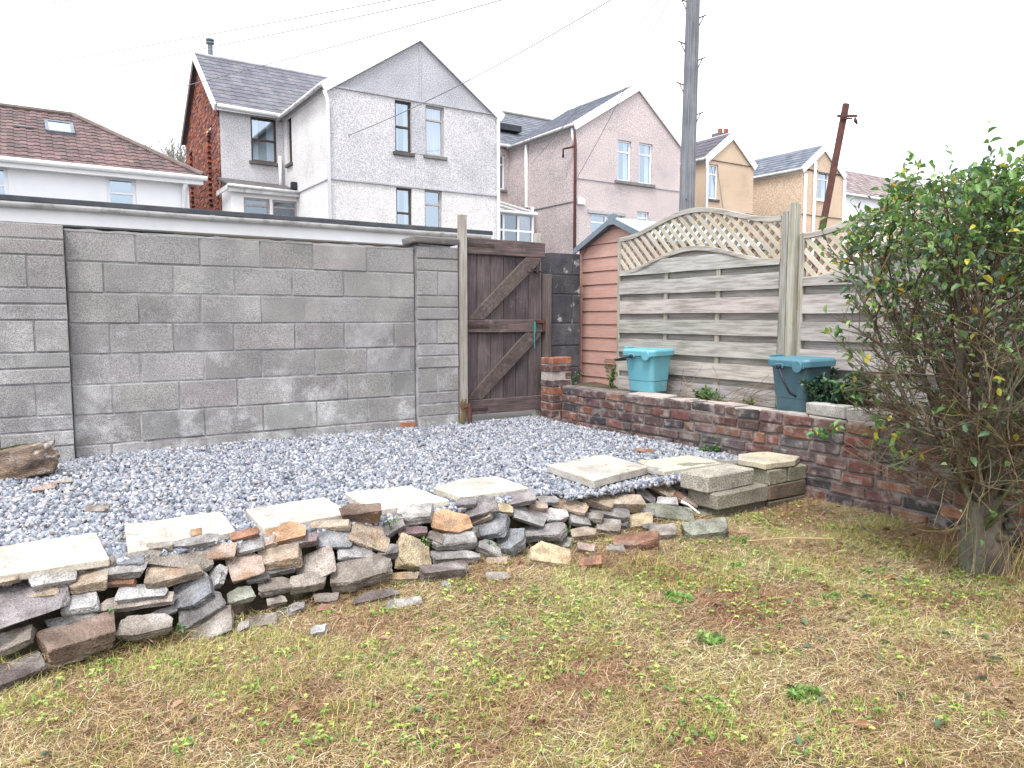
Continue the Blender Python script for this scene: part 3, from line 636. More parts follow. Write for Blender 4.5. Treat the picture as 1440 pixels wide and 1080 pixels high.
# ------------------------------------------------------------------ rubble stones
COL = dict(gp=(.22, .20, .205), tan=(.38, .31, .24), wg=(.44, .43, .42), gr=(.28, .27, .265), lg=(.38, .375, .375), bg=(.22, .23, .25), dg=(.15, .145, .145), br=(.20, .145, .115),
    db=(.13, .105, .10), rb=(.28, .15, .10), ye=(.42, .35, .23), og=(.42, .26, .15), mr=(.22, .15, .155), gg=(.24, .25, .20), pk=(.40, .31, .26), wb=(.40, .35, .31), gb=(.25, .22, .19))
def stone(cx, cy, w, h, col, roll, kf, label, pos=None, name='rubble_stone', rough=1.0, group='loose stones heaped into a low rubble wall'):
    seed = int(cx*31+cy*7)
    rr = random.Random(seed)
    if pos is None:
        r = ray(cx, cy+h*.10); t = .5; o = Vector((0, 0, H))
        while t < 12:
            q = o+Vector(r)*t
            if q.z <= heap_z(q.x, q.y)+.008+.5*kf*h/290: break
            t += .01
        pos = q
    d = pos.x*math.sin(YAW)+pos.y*math.cos(YAW); s = F/d
    kf *= .85; tilt = rr.uniform(14, 32); Lx = w/s*.99; hm = h/s
    T = max(.022, kf*hm); D = max(.05, (1.1-kf)*hm/math.sin(R(18+tilt))*1.1); D = max(min(D, Lx*1.2), T*1.2)
    az = math.atan2(pos.x, pos.y)
    bm = bmesh.new()
    n = rr.choice([4, 4, 5, 5, 6])
    # irregular plan outline
    base = [(-.5, -.5), (.5, -.5), (.5, .5), (-.5, .5)]
    if n >= 5: base = [(-.5, -.5), (.5, -.42), (.5, .2), (.15, .5), (-.5, .42)]
    if n == 6: base = [(-.5, -.3), (-.1, -.52), (.45, -.45), (.52, .15), (.2, .5), (-.45, .4)]
    if rr.random() < .5: base = [(-x, y) for x, y in reversed(base)]
    pl = [(x+rr.uniform(-.08, .08), y+rr.uniform(-.09, .09)) for x, y in base]
    m1 = max(abs(x) for x, y in pl)*2; pl = [(x/m1, y/m1) for x, y in pl]
    sh = rr.uniform(.82, 1.0); ox, oy = rr.uniform(-.06, .06), rr.uniform(-.02, .1)
    tz = rr.uniform(-.18, .18)
    lo = [bm.verts.new((x*Lx*sh+ox*Lx, y*D*sh+oy*D, -T/2*(1+rr.uniform(-.3, .3)))) for x, y in pl]
    hi = [bm.verts.new((x*Lx, y*D, T/2*(1+rr.uniform(-.25, .25)+tz*2*x))) for x, y in pl]
    k = len(pl); bm.faces.new(hi); bm.faces.new(list(reversed(lo)))
    for i in range(k): bm.faces.new((lo[i], lo[(i+1) % k], hi[(i+1) % k], hi[i]))
    for _ in range(rr.choice([2, 3, 4, 5])):      # knock corners and edges off
        nd = Vector((rr.choice([-1, 1])*rr.uniform(.3, 1), rr.choice([-1, -1, 1])*rr.uniform(.2, 1), rr.uniform(-.3, .9))).normalized()
        ext = abs(nd.x)*Lx/2+abs(nd.y)*D/2+abs(nd.z)*T/2
        g = bm.verts[:]+bm.edges[:]+bm.faces[:]
        cut = bmesh.ops.bisect_plane(bm, geom=g, plane_co=nd*ext*rr.uniform(.72, .9), plane_no=nd, clear_outer=True)
        ed = [e for e in cut['geom_cut'] if isinstance(e, bmesh.types.BMEdge)]
        if len(ed) > 2: bmesh.ops.edgeloop_fill(bm, edges=ed)
        bmesh.ops.holes_fill(bm, edges=[e for e in bm.edges if e.is_boundary], sides=0)
    bmesh.ops.remove_doubles(bm, verts=bm.verts[:], dist=.004)
    bmesh.ops.recalc_face_normals(bm, faces=bm.faces[:])
    bmesh.ops.bevel(bm, geom=bm.edges[:], offset=min(.0028, T*.05), segments=1, affect='EDGES')
    bmesh.ops.triangulate(bm, faces=bm.faces[:], quad_method='BEAUTY')
    bmesh.ops.subdivide_edges(bm, edges=[e for e in bm.edges if e.calc_length() > .012], cuts=2, use_grid_fill=True)
    if Lx > .1: bmesh.ops.subdivide_edges(bm, edges=[e for e in bm.edges if e.calc_length() > .014], cuts=1, use_grid_fill=True)
    so = Vector((rr.uniform(0, 50), rr.uniform(0, 50), 0)); bm.normal_update()
    dsp = []
    for v in bm.verts:
        p_ = v.co
        a = .007*noise.noise(p_*7+so)+.0045*noise.noise(p_*22+so)+.0035*noise.noise(p_*60+so)
        side = 1-abs(v.normal.z)
        a += side*.007*noise.noise(Vector((p_.x*3, p_.y*3, p_.z*110))+so)
        dsp.append(v.normal*a*rough*min(1, T/.05+.25))
    for v, a in zip(bm.verts, dsp): v.co += a
    me = bpy.data.meshes.new(name); bm.to_mesh(me); bm.free()
    me.polygons.foreach_set('use_smooth', [True]*len(me.polygons))
    try: me.set_sharp_from_angle(angle=R(17))
    except Exception: pass
    a = me.color_attributes.new('tint', 'FLOAT_COLOR', 'POINT'); arr = np.ones((len(me.vertices), 4), np.float32)
    base = Vector(COL[col])*rr.uniform(.9, 1.12)
    rust = Vector((.33, .18, .09)); pale = Vector((.42, .40, .38)); rv = rr.uniform(-.05, .25)
    for i, v in enumerate(me.vertices):
        f = max(0, min(1, (noise.noise(v.co*9+so*2)-.28+rv*.6)*3)); g = max(0, min(1, (noise.noise(v.co*14+so*3)-.2)*2.5))*.5
        c = base.lerp(rust if col in ('tan', 'ye', 'og', 'rb', 'br', 'pk') else pale, f*.55).lerp(pale, g*.5)
        arr[i, :3] = c
    a.data.foreach_set('color', arr.ravel()); me.materials.append(M['stone'])
    o = bpy.data.objects.new(name, me); C.objects.link(o)
    back = D*.12
    o.location = pos+Vector((math.sin(az), math.cos(az), 0))*back
    # local x across the view, y away; tilt tips the top face to the front; roll lifts the right end
    o.rotation_euler = (Matrix.Rotation(-az+R(rr.uniform(-14, 14)), 3, 'Z') @ Matrix.Rotation(R(tilt), 3, 'X') @ Matrix.Rotation(R(-roll), 3, 'Y')).to_euler()
    return setp(o, label, 'stone', group)
ST = [
(24,846,136,62,'gp',5,.22,'broad purplish grey flat slab with a brown broken edge at the far left'),
(10,813,34,22,'tan',8,.5,'small tan stone end on the cream slab at the left picture edge'),
(74,813,66,34,'wg',0,.6,'lumpy white-crusted grey stone sitting on the broad purplish slab'),
(125,812,58,38,'tan',5,.4,'smooth tan slab corner right of the white-crusted lump'),
(112,847,56,31,'lg',2,.4,'small square light grey slab right of the broad purplish slab'),
(104,871,72,20,'dg',4,.6,'dark layered slate directly under the small square grey slab'),
(113,896,106,56,'br',4,.65,'large brown squared block at the foot of the heap, far left'),
(205,879,80,42,'gb',0,.6,'rounded grey-brown block right of the large brown block'),
(174,802,64,28,'gr',-3,.6,'grey stone with wavy layers beside the first cream slab corner'),
(168,818,48,17,'rb',-6,.5,'thin reddish stone under the wavy-layered stone'),
(201,833,72,28,'lg',-3,.45,'light grey flat stone with pointed right end above the long whitish slab'),
(189,847,106,22,'wb',0,.5,'long thin whitish slab lying over the rounded grey-brown block'),
(244,805,82,40,'tan',3,.5,'tan wedge-shaped slab under the long dark wedge'),
(249,785,112,34,'gb',-14,.35,'long dark-sided wedge pointing right under the edge of the second cream slab'),
(277,761,74,22,'gr',6,.6,'narrow grey slab with brown end lying on the second cream slab'),
(306,775,56,26,'pk',4,.4,'pinkish flat stone right below the second cream slab'),
(274,828,64,50,'bg',32,.35,'dark blue-grey slate tipped steeply up to the right'),
(286,853,76,44,'dg',24,.4,'grey slate tipped up right, directly below the dark blue-grey one'),
(302,878,74,46,'gb',22,.45,'lowest of the three tipped slates, half sunk in the lawn'),
(308,808,32,36,'lg',60,.4,'small pale blue-grey triangular stone beside the tipped slates'),
(347,795,54,52,'pk',8,.3,'pinkish tan slab standing out forward below the grey sliver'),
(351,765,44,24,'lg',14,.3,'pale grey sliver tucked behind the pinkish tan slab'),
(344,752,48,20,'rb',12,.5,'reddish wedge touching the front of the third cream slab'),
(340,836,40,30,'gg',6,.5,'greenish grey block under the pinkish tan slab'),
(403,749,74,36,'og',12,.35,'bright orange-topped stone on the crest left of centre'),
(422,760,58,26,'mr',8,.7,'maroon stone showing under the orange-topped one'),
(394,782,68,34,'tan',4,.6,'chunky tan block below the orange-topped stone'),
(393,801,52,16,'dg',5,.6,'thin dark slate under the chunky tan block'),
(390,823,52,30,'gb',5,.4,'flat brownish grey stone with straw on it, two below the chunky tan block'),
(389,845,32,20,'gb',12,.6,'little pointed stone at the foot under the straw-covered one'),
(446,795,60,44,'wb',30,.3,'pale tan slab tipped up to the right beside the chunky tan block'),
(434,818,62,32,'gb',4,.65,'rounded grey-brown block behind the foot of the tipped pale slab'),
(472,757,52,32,'bg',-6,.4,'speckled bluish grey stone right of the maroon one'),
(499,774,52,36,'lg',-4,.4,'diamond-shaped pale blue-grey slab overlapping the big dark boulder block'),
(508,803,96,46,'gb',5,.65,'big long grey-brown block at the foot left of centre'),
(521,755,70,44,'tan',-24,.3,'tan slab running down to the right below the brown boulder'),
(508,719,68,34,'br',0,.75,'rough brown boulder on the crest between two cream slabs'),
(460,738,66,18,'tan',4,.5,'flat tan stone behind the speckled bluish stone'),
(554,736,34,30,'gp',30,.4,'grey-purple piece leaning between boulder and pale lump'),
(585,722,58,34,'wg',4,.55,'whitish grey faceted lump right of the brown boulder'),
(581,747,48,20,'mr',0,.55,'flat maroon stone under the whitish faceted lump'),
(580,777,56,56,'ye',-28,.4,'large yellowish ribbed stone slumping down to the right'),
(568,812,44,22,'ye',0,.7,'small layered yellow stone under the large ribbed one'),
(634,734,66,36,'og',-10,.45,'orange-brown rough stone right of the whitish lump'),
(636,759,70,28,'gr',-3,.6,'long dark grey flat-topped stone below the orange-brown one'),
(642,782,76,21,'gr',0,.6,'long thin layered grey stone, middle of its stack'),
(627,803,72,30,'db',0,.75,'dark brown squared block at the foot under the thin layered stone'),
(672,713,66,36,'gp',20,.35,'long grey-purple slab tipped up right in front of the yellowish cream slab'),
(680,724,42,24,'tan',30,.4,'thin tan sliver under the grey-purple tipped slab'),
(708,715,28,20,'ye',-10,.4,'little cream-yellow stone between two grey slabs on the crest'),
(692,739,52,36,'bg',14,.45,'blue-grey slab with a rusty orange left edge'),
(729,701,54,27,'gp',12,.45,'grey slab with brown front face at the right corner of the yellowish cream slab'),
(745,726,58,27,'lg',-18,.3,'grey diamond slab running down right near the middle of the crest'),
(756,711,30,18,'pk',-5,.5,'small pinkish stone behind the grey diamond slab'),
(801,711,58,27,'tan',-14,.5,'grey and tan split stone running down right on the crest'),
(783,725,38,22,'wg',0,.5,'small whitish hexagonal stone on the right half of the crest'),
(814,732,34,22,'gr',-15,.5,'small grey stone under the split grey and tan one'),
(763,748,74,28,'gr',8,.5,'long ribbed grey stone under the whitish hexagonal stone'),
(719,760,48,44,'bg',18,.5,'pitted blue-grey chunk tipped toward the lawn at centre'),
(686,770,42,30,'gr',-26,.45,'triangular grey stone left of the pitted blue-grey chunk'),
(788,764,36,24,'gg',6,.5,'greenish grey stone right of centre above the large yellow block'),
(773,781,62,44,'ye',-12,.5,'large yellow-brown block with flat top at the foot right of centre'),
(698,790,36,10,'tan',4,.5,'thin tan splinter flat on the soil below the triangular stone'),
(731,789,16,22,'rb',60,.5,'small reddish shard upright in the grass at the foot'),
(819,751,44,28,'tan',2,.6,'tan-brown block with flat front right of the greenish stone'),
(825,772,30,22,'pk',0,.7,'rounded pinkish cobble below the flat-fronted tan block'),
(832,791,38,24,'rb',10,.6,'reddish stone half buried in the lawn edge beside the curled string'),
(627,823,16,13,'gr',0,.7,'tiny grey stone poking from the grass below the dark squared block'),
(526,840,72,20,'db',8,.6,'long dark stone sunk in the red-brown thatch at the foot'),
(569,849,60,16,'gr',4,.4,'flat grey stone level with the lawn below the yellow layered stone'),
(840,700,58,29,'tan',-20,.45,'long yellow-brown stone running down right near the thick pale slab'),
(878,707,60,34,'tan',-4,.65,'tan block with flat face near the right end of the crest'),
(858,720,60,21,'gr',-6,.55,'long smooth grey slab below the tan flat-faced block'),
(855,740,38,28,'gb',-8,.6,'ribbed grey-brown chunk under the long smooth grey slab'),
(898,732,50,29,'ye',6,.4,'flat yellow-tan stone above the reddish foot block'),
(894,761,72,34,'rb',8,.6,'reddish brown block at the foot near the right end'),
(941,722,76,29,'gg',-6,.5,'large flat mossy grey-green stone near the right end'),
(938,706,32,19,'wg',-2,.6,'small pale stone with moss spots on the large mossy stone'),
(933,749,40,27,'gb',8,.6,'grey-brown stone between reddish foot block and mossy block'),
(991,743,66,36,'gg',10,.65,'mossy grey block at the foot just left of the concrete blocks'),
(994,718,38,22,'gg',12,.5,'flat greenish stone left of the concrete blocks, above the mossy foot block'),
(957,699,52,18,'pk',-18,.4,'long pinkish shard running down right at the right end'),
(926,684,50,24,'tan',-28,.4,'long tan shard leaning down right behind the small pale stone'),
(964,681,34,19,'gr',5,.6,'rounded grey stone beside the topmost concrete block'),
(864,681,26,12,'gr',-5,.5,'small grey flake at the corner of the thick pale slab'),
(883,688,22,20,'tan',40,.5,'small upright tan chip between grey flake and white chip'),
(898,684,18,13,'wg',-10,.5,'small white chip near the right end of the crest'),
(907,697,38,20,'gp',-34,.4,'grey shard pointing down right under the white chip'),
(981,701,26,18,'lg',4,.6,'small light grey stone touching the concrete stack'),
(1004,707,32,18,'pk',-22,.5,'small brown wedge against the concrete stack'),
(971,690,34,8,'dg',4,.6,'very thin dark slate under the rounded grey stone'),
(28,942,74,38,'db',6,.5,'dark brown flat stone sunk in the lawn at the bottom left'),
(14,902,66,38,'gb',18,.5,'grey-brown stone under the broad purplish slab at the left edge'),
(95,928,86,14,'gb',6,.5,'long stone edge showing in the grass below the large brown block'),
(419,854,26,20,'gr',20,.6,'small square grey stone in the thatch left of the reddish lump'),
(368,874,50,19,'gb',6,.5,'flat grey-brown stone in the grass beneath the pointed stone'),
(343,882,20,17,'gb',25,.6,'little brown stone wedged right of the lowest tipped slate'),
(401,863,28,13,'gr',0,.6,'small grey stone sunk beside the flat grey-brown one'),
(463,856,34,13,'rb',-4,.6,'reddish earthy lump in the thatch below the rounded block'),
(449,887,24,19,'lg',10,.7,'single pale grey stone lying alone out on the lawn'),
(181,787,44,20,'bg',-4,.5,'blue-grey stone in the gap between the first and second cream slabs'),
(152,791,20,14,'gb',10,.6,'small brown stone touching the corner of the first cream slab'),
(276,750,18,7,'og',0,.6,'flat orange crumb resting on the second cream slab'),
(655,748,40,18,'dg',0,.6,'dark stone in the gap behind the long flat-topped grey one'),
(230,862,40,14,'dg',0,.5,'dark slate sliver over the rounded grey-brown block'),
(362,812,34,20,'dg',0,.6,'dark stone in the shaded gap right of the greenish grey block'),
(545,775,34,24,'dg',5,.6,'dark stone in the gap left of the yellowish ribbed stone'),
(835,728,30,20,'gb',0,.6,'grey-brown filler stone left of the long smooth grey slab'),
(918,742,30,16,'dg',0,.6,'dark filler stone between yellow-tan stone and mossy stone'),
(922,664,40,18,'gr',-4,.5,'flat grey stone between the thick pale slab and the yellow slab'),
(838,684,34,16,'wb',-12,.5,'pale buff flake at the front corner of the thick pale slab'),
(875,738,24,18,'dg',10,.6,'small dark stone in the gap above the reddish foot block'),
(948,694,34,14,'rb',-16,.4,'reddish shard beneath the long pinkish shard'),
(908,720,26,14,'gp',-8,.5,'grey-purple chip above the flat yellow-tan stone'),
(770,703,34,16,'gr',-8,.5,'flat grey stone on the crest between small pinkish stone and split stone'),
(655,706,34,18,'gp',6,.5,'grey-purple stone behind the orange-brown rough stone'),
(612,756,26,20,'gb',-20,.6,'small grey-brown stone squeezed left of the long flat-topped grey stone'),
(224,768,40,14,'gb',4,.5,'thin grey-brown stone on the front edge of the second cream slab'),
(60,836,50,16,'tan',2,.5,'thin tan slab end under the white-crusted lump'),
(376,762,30,22,'pk',20,.5,'pinkish piece leaning between grey sliver and orange-topped stone'),
(458,842,40,18,'gb',0,.6,'low grey-brown stone at the foot left of the big long block'),
(700,812,40,14,'gb',4,.5,'flat stone edge in the grass below the triangular stone'),
(865,772,30,18,'gb',4,.6,'grey-brown stone left of the reddish foot block'),
]
for (cx, cy, w, h, col, roll, kf, lb) in ST: stone(cx, cy, w, h, col, roll, kf, lb)
# stones on the gravel
def gstone(px, py, w, h, col, roll, kf, lb, grp='odd stones lying on the gravel'):
    q = at(2, px, py+h*.3, 0.0); return stone(px, py, w, h, col, roll, kf, lb, pos=q+Vector((0, 0, h*.28/F*q.y)), group=grp, rough=3.2 if w > 100 else 1)
bq = at(2, 22, 676, 0.0); bm = bmesh.new(); bmesh.ops.create_icosphere(bm, subdivisions=5, radius=1)
for v in bm.verts:
    d = v.co.copy(); k = max(abs(d.x), abs(d.y), abs(d.z)); d = d.lerp(d/k*.86, .62)
    d *= 1+.16*noise.noise(d*1.4+Vector((3, 8, 1)))+.07*noise.noise(d*4)+.035*noise.noise(d*12)
    v.co = Vector((d.x*.265, d.y*.13, d.z*.115+.03*d.x))
me = bpy.data.meshes.new('boulder'); bm.to_mesh(me); bm.free(); me.polygons.foreach_set('use_smooth', [True]*len(me.polygons))
a = me.color_attributes.new('tint', 'FLOAT_COLOR', 'POINT'); arr = np.ones((len(me.vertices), 4), np.float32)
for i, v in enumerate(me.vertices):
    f = max(0, min(1, noise.noise(v.co*9)*2+.2)); g = 1 if (v.co.x > .14 and v.co.z > .02 and noise.noise(v.co*22) > .12) else 0
    arr[i, :3] = Vector((.21, .155, .12)).lerp(Vector((.34, .24, .17)), f).lerp(Vector((.6, .56, .52)), g)
a.data.foreach_set('color', arr.ravel()); me.materials.append(M['stone'])
bo = bpy.data.objects.new('boulder', me); C.objects.link(bo); bo.location = bq+Vector((.0, .12, .085)); bo.rotation_euler = (0, R(-4), R(-24))
setp(bo, 'large brown stone with a mossy top against the block wall at the left edge', 'stone', 'odd stones lying on the gravel')
bpy.context.view_layer.update(); mb = MB(); tops = [v.co for v in me.vertices if v.normal.z > .55 and v.co.x < .16 and noise.noise(v.co*7) > -.12]
for i in range(2600):
    q = bo.location+bo.rotation_euler.to_matrix() @ rnd.choice(tops); r_ = .007*rnd.uniform(.5, 1.3)
    mb.add([q+Vector((rnd.uniform(-r_, r_), rnd.uniform(-r_, r_), rnd.uniform(-.003, .012))) for _ in range(3)], [(0, 1, 2)])
gm = mb.build('moss_cushion', M['moss'], bo)
for v in gm.data.vertices: v.co = bo.rotation_euler.to_matrix().inverted() @ v.co
gstone(90, 678, 26, 14, 'wb', 0, .6, 'pale crusty stone on the gravel right of the mossy stone')
gstone(62, 688, 34, 14, 'pk', 4, .6, 'pinkish stone with a dark end on the gravel below the mossy stone')
gstone(96, 689, 18, 10, 'wg', 0, .6, 'small white stone on the gravel below the pale crusty one')
gstone(135, 718, 34, 13, 'gb', 0, .6, 'rough buff stone on the gravel above the first cream slab')
gstone(172, 757, 7, 16, 'wb', 70, .5, 'small white splinter standing in the gravel between two cream slabs')
gstone(222, 662, 12, 7, 'wg', 0, .6, 'tiny white chip on the gravel in front of the block wall')
gstone(905, 634, 30, 7, 'rb', -4, .5, 'thin rusty flake on the gravel behind the thick pale slab')
gstone(1032, 652, 46, 16, 'gr', 0, .6, 'grey stone behind the topmost concrete block beside the brick wall')
mb = MB()
q = at(2, 980, 722, .03)
pts = [at(1, 958, 708, 3.12)+Vector((0, 0, .012)), at(1, 968, 712, 3.08)+Vector((0, 0, .01)), at(1, 984, 724, 3.02)+Vector((0, 0, .006))]
mb.tube(pts, [.009, .006, .008], 8)
setp(mb.build('plastic_stick', M['bone'], origin=pts[0], smooth=True), 'short white stick lying on the mossy stones beside the concrete blocks', 'stick')
mb = MB(); pts = []
for a, b in ((806, 793), (806, 778), (816, 765), (812, 780), (824, 790), (815, 800), (812, 808)):
    v = at(1, a, b, 3.02); v.z = max(v.z, lawn_z(v.x, v.y)+.012); pts.append(v)
setp(MB().tube(pts, .0028, 6).build('curled_string', M['cane'], origin=pts[0], smooth=True), 'curled pale string hanging on the lawn edge beside the yellow-brown block', 'string')
a = at(2, 1050, 764, -.17); b = at(2, 1172, 761, -.16)
setp(MB().tube([a+Vector((0, 0, .012)), (a+b)/2+Vector((0, .01, .02)), b+Vector((0, 0, .012))], [.004, .005, .0045], 6).build('garden_cane', M['cane'], origin=a), 'thin reddish cane lying on the lawn in front of the brick wall', 'cane')
# ------------------------------------------------------------------ buildings
# walls in plane 'Y' (faces -Y, s runs along x) or plane 'X' (faces -X, s runs along y)
def P(pl, c, s, z, off=0): return (s, c+off, z) if pl == 'Y' else (c+off, s, z)
def wall_mb(pl, c, s0, s1, z0, z1, holes=(), apex=None, rev=.14, mb=None, col=(1, 1, 1)):
    mb = mb or MB()
    ss = sorted({s0, s1, *[h[0] for h in holes], *[h[1] for h in holes]}); zs = sorted({z0, z1, *[h[2] for h in holes], *[h[3] for h in holes]})
    for a, b in zip(ss[:-1], ss[1:]):
        for d, e in zip(zs[:-1], zs[1:]):
            m_, n_ = (a+b)/2, (d+e)/2
            if any(h[0] < m_ < h[1] and h[2] < n_ < h[3] for h in holes): continue
            mb.add([P(pl, c, a, d), P(pl, c, b, d), P(pl, c, b, e), P(pl, c, a, e)], [(0, 1, 2, 3)], col)
    for h in holes:
        a, b, d, e = h[:4]
        f = [P(pl, c, a, d), P(pl, c, b, d), P(pl, c, b, e), P(pl, c, a, e)]; g = [P(pl, c, a, d, rev), P(pl, c, b, d, rev), P(pl, c, b, e, rev), P(pl, c, a, e, rev)]
        mb.add(f+g, [(i, (i+1) % 4, (i+1) % 4+4, i+4) for i in range(4)], col)
    if apex: mb.add([P(pl, c, s0, z1), P(pl, c, s1, z1), P(pl, c, apex[0], apex[1])], [(0, 1, 2)], col)
    return mb
def pbox(mb, pl, c, s0, s1, z0, z1, o0, o1, col=(1, 1, 1)):
    if pl == 'Y': mb.box(s0, s1, c+o0, c+o1, z0, z1, col)
    else: mb.box(c+o0, c+o1, s0, s1, z0, z1, col)
def window(par, pl, c, h, fm, style='transom', cur='curtain', sill='stonesill', glass='glass', label=None, ft=.06):
    a, b, d, e = h; mb = MB(); o0, o1 = .07, .13
    for x in ((a, a+ft, d, e), (b-ft, b, d, e), (a+ft, b-ft, d, d+ft), (a+ft, b-ft, e-ft, e)): pbox(mb, pl, c, *x, o0, o1)
    if style == 'transom': pbox(mb, pl, c, a+ft, b-ft, e-(e-d)*.30, e-(e-d)*.30+.05, o0-.004, o1)
    if style == 'sash': pbox(mb, pl, c, a+ft, b-ft, (d+e)/2-.03, (d+e)/2+.03, o0-.004, o1)
    if style == 'grid':
        pbox(mb, pl, c, (a+b)/2-.03, (a+b)/2+.03, d+ft, e-ft, o0-.004, o1); pbox(mb, pl, c, a+ft, b-ft, e-(e-d)*.3, e-(e-d)*.3+.05, o0-.003, o1-.001)
    w = mb.build('window', fm, par, bevel=.004)
    if label: w['label'] = label
    MB().add([P(pl, c, a+ft*.5, d+ft*.5, .105), P(pl, c, b-ft*.5, d+ft*.5, .105), P(pl, c, b-ft*.5, e-ft*.5, .105), P(pl, c, a+ft*.5, e-ft*.5, .105)], [(0, 1, 2, 3)]).build('pane', M[glass], w)
    mb = MB()   # shallow dim room behind
    f = [P(pl, c, a, d, .14), P(pl, c, b, d, .14), P(pl, c, b, e, .14), P(pl, c, a, e, .14)]; g = [P(pl, c, a, d, .8), P(pl, c, b, d, .8), P(pl, c, b, e, .8), P(pl, c, a, e, .8)]
    mb.add(f+g, [(i, (i+1) % 4, (i+1) % 4+4, i+4) for i in range(4)]+[(4, 5, 6, 7)]); mb.build('room_shade', M['room'], w)
    if cur:
        mb = MB(); n = 24; W = b-a
        for (u0, u1) in (((0, .34), (.66, 1)) if cur in ('curtain',) else ((0, 1),)):
            vs = []
            for i in range(n+1):
                s = a+W*(u0+(u1-u0)*i/n); of = .2+.02*math.sin(i*1.9)
                vs += [P(pl, c, s, d, of), P(pl, c, s, e, of)]
            mb.add(vs, [(2*i, 2*i+2, 2*i+3, 2*i+1) for i in range(n)])
        mb.build('curtain', M['pinkcurtain' if cur == 'pink' else 'curtain'], w)
    if sill:
        mb = MB(); pbox(mb, pl, c, a-.08, b+.08, d-.1, d-.002, -.07, .1); mb.build('sill', M[sill], w, bevel=.008)
    return w
def tiles(A, B, Cc, D, tw, th, cols, prof=0.0, mb=None, lift=.02, dv=.07):
    """A,B eave left/right, Cc,D ridge right/left; stepped courses of tiles"""
    mb = mb or MB(); A, B, Cc, D = map(Vector, (A, B, Cc, D)); e = (B-A).normalized()
    up = (D-A)-e*(D-A).dot(e); Lh = up.length; up.normalize(); n = e.cross(up).normalized()
    if n.z < 0: n = -n
    rows = max(1, round(Lh/th)); dx = (D-A).dot(e); cx = (Cc-A).dot(e); bx = (B-A).dot(e)
    for r in range(rows):
        t0, t1 = r/rows, (r+1)/rows; l0, l1, r0, r1 = dx*t0, dx*t1, bx+(cx-bx)*t0, bx+(cx-bx)*t1
        off = 0 if prof else (r % 2)*tw/2; k = math.floor((min(l0, l1)-off)/tw)
        while True:
            a = off+k*tw; k += 1
            if a > max(r0, r1): break
            b = a+tw
            if b <= min(l0, l1)+.01: continue
            c = tinted(rnd.choice(cols), dv, .04)
            us = [0, .1, .5, .6, 1] if prof else [0, 1]; hs = [0, prof, prof, 0, 0] if prof else [0, 0]
            vs = []
            for u, hgt in zip(us, hs):
                x = a+(b-a)*u; x0 = min(max(x, l0), r0); x1 = min(max(x, l1), r1)
                q0 = A+e*x0+up*(Lh*t0-.01); q1 = A+e*x1+up*(Lh*t1)
                vs += [q0+n*(lift+hgt-.014), q0+n*(lift+hgt), q1+n*(hgt*.8+.004)]
            m_ = len(us)
            mb.add(vs, [f for i in range(m_-1) for f in ((3*i, 3*i+3, 3*i+4, 3*i+1), (3*i+1, 3*i+4, 3*i+5, 3*i+2))], c)
    mb.add([A-n*.03, B-n*.03, Cc-n*.03, D-n*.03], [(0, 1, 2, 3)], (.5, .5, .5))
    return mb
def pipe(par, pts, m='white', r=.045, name='downpipe'):
    return MB().tube(pts, r, 8).build(name, M[m], par, smooth=True)
SL = [(.40, .40, .44), (.36, .36, .40), (.45, .45, .48)]
def rear_gable(root, x0, x1, yf, yb, z0, ze, ax, az, wm, holes, rm, cols, prof, tw=.3, th=.32, upper=None, zs=None, gable=None, oh=.18):
    """a two-storey rear wing: gable faces -Y, long side wall faces -X, ridge along Y"""
    hs = [h for h in holes]
    if zs is not None:        # separate renders below / above the string line
        wall_mb('Y', yf, x0, x1, z0, zs, [h for h in hs if h[3] <= zs]).build('wall', M[upper[0]], root)
        wall_mb('Y', yf, x0, x1, zs, ze, [h for h in hs if h[2] >= zs]).build('wall', M[wm], root)
    else:
        wall_mb('Y', yf, x0, x1, z0, ze, hs).build('wall', M[wm], root)
    MB().add([(x0, yf-.0, ze), (x1, yf, ze), (ax, yf, az)], [(0, 1, 2)]).build('gable', M[gable or wm], root)
    k = (az-ze)/(ax-x0); k2 = (az-ze)/(x1-ax)
    xa, xb = x0-oh, x1+oh; za, zb = ze-oh*k+.1, ze-oh*k2+.1; zr = az+.1
    A = (xa, yb, za); B = (xa, yf-.05, za); Cc = (ax, yf-.05, zr); D = (ax, yb, zr)
    mb = tiles(A, B, Cc, D, tw, th, cols, prof)
    tiles((xb, yf-.05, zb), (xb, yb, zb), (ax, yb, zr), (ax, yf-.05, zr), tw, th, cols, prof, mb)
    rf = mb.build('roof', rm, root)
    MB().tube([(ax, yf+.04, zr-.01), (ax, yb, zr-.01)], .045, 8, (1.3, 1.3, 1.3)).build('ridge', rm, rf)
    mb = MB()
    for (xe, ze_, yo) in ((xa-.03, za-.0, 0), (xb+.03, zb-.0, .004)):
        d = Vector((ax-xe, 0, zr-ze_)); s = d.normalized(); up = Vector((-s.z, 0, s.x)); up = up if up.z > 0 else -up
        a = Vector((xe, yf-.065+yo, ze_))-up*.10; b = Vector((ax, yf-.065+yo, zr))-up*.10
        mb.obox(a, b, (0, 1, 0), .27, .05)
    mb.build('barge_board', M['white'], root)
    MB().box(x0-.02, x0+.0, yf-.0, yb, ze-.14, ze+.03).build('fascia', M['white'], root)
    MB().tube([(xa-.02, yf-.05, za-.03), (xa-.02, yb, za-.03)], .06, 8).build('gutter', M['gutter'], root, smooth=True)

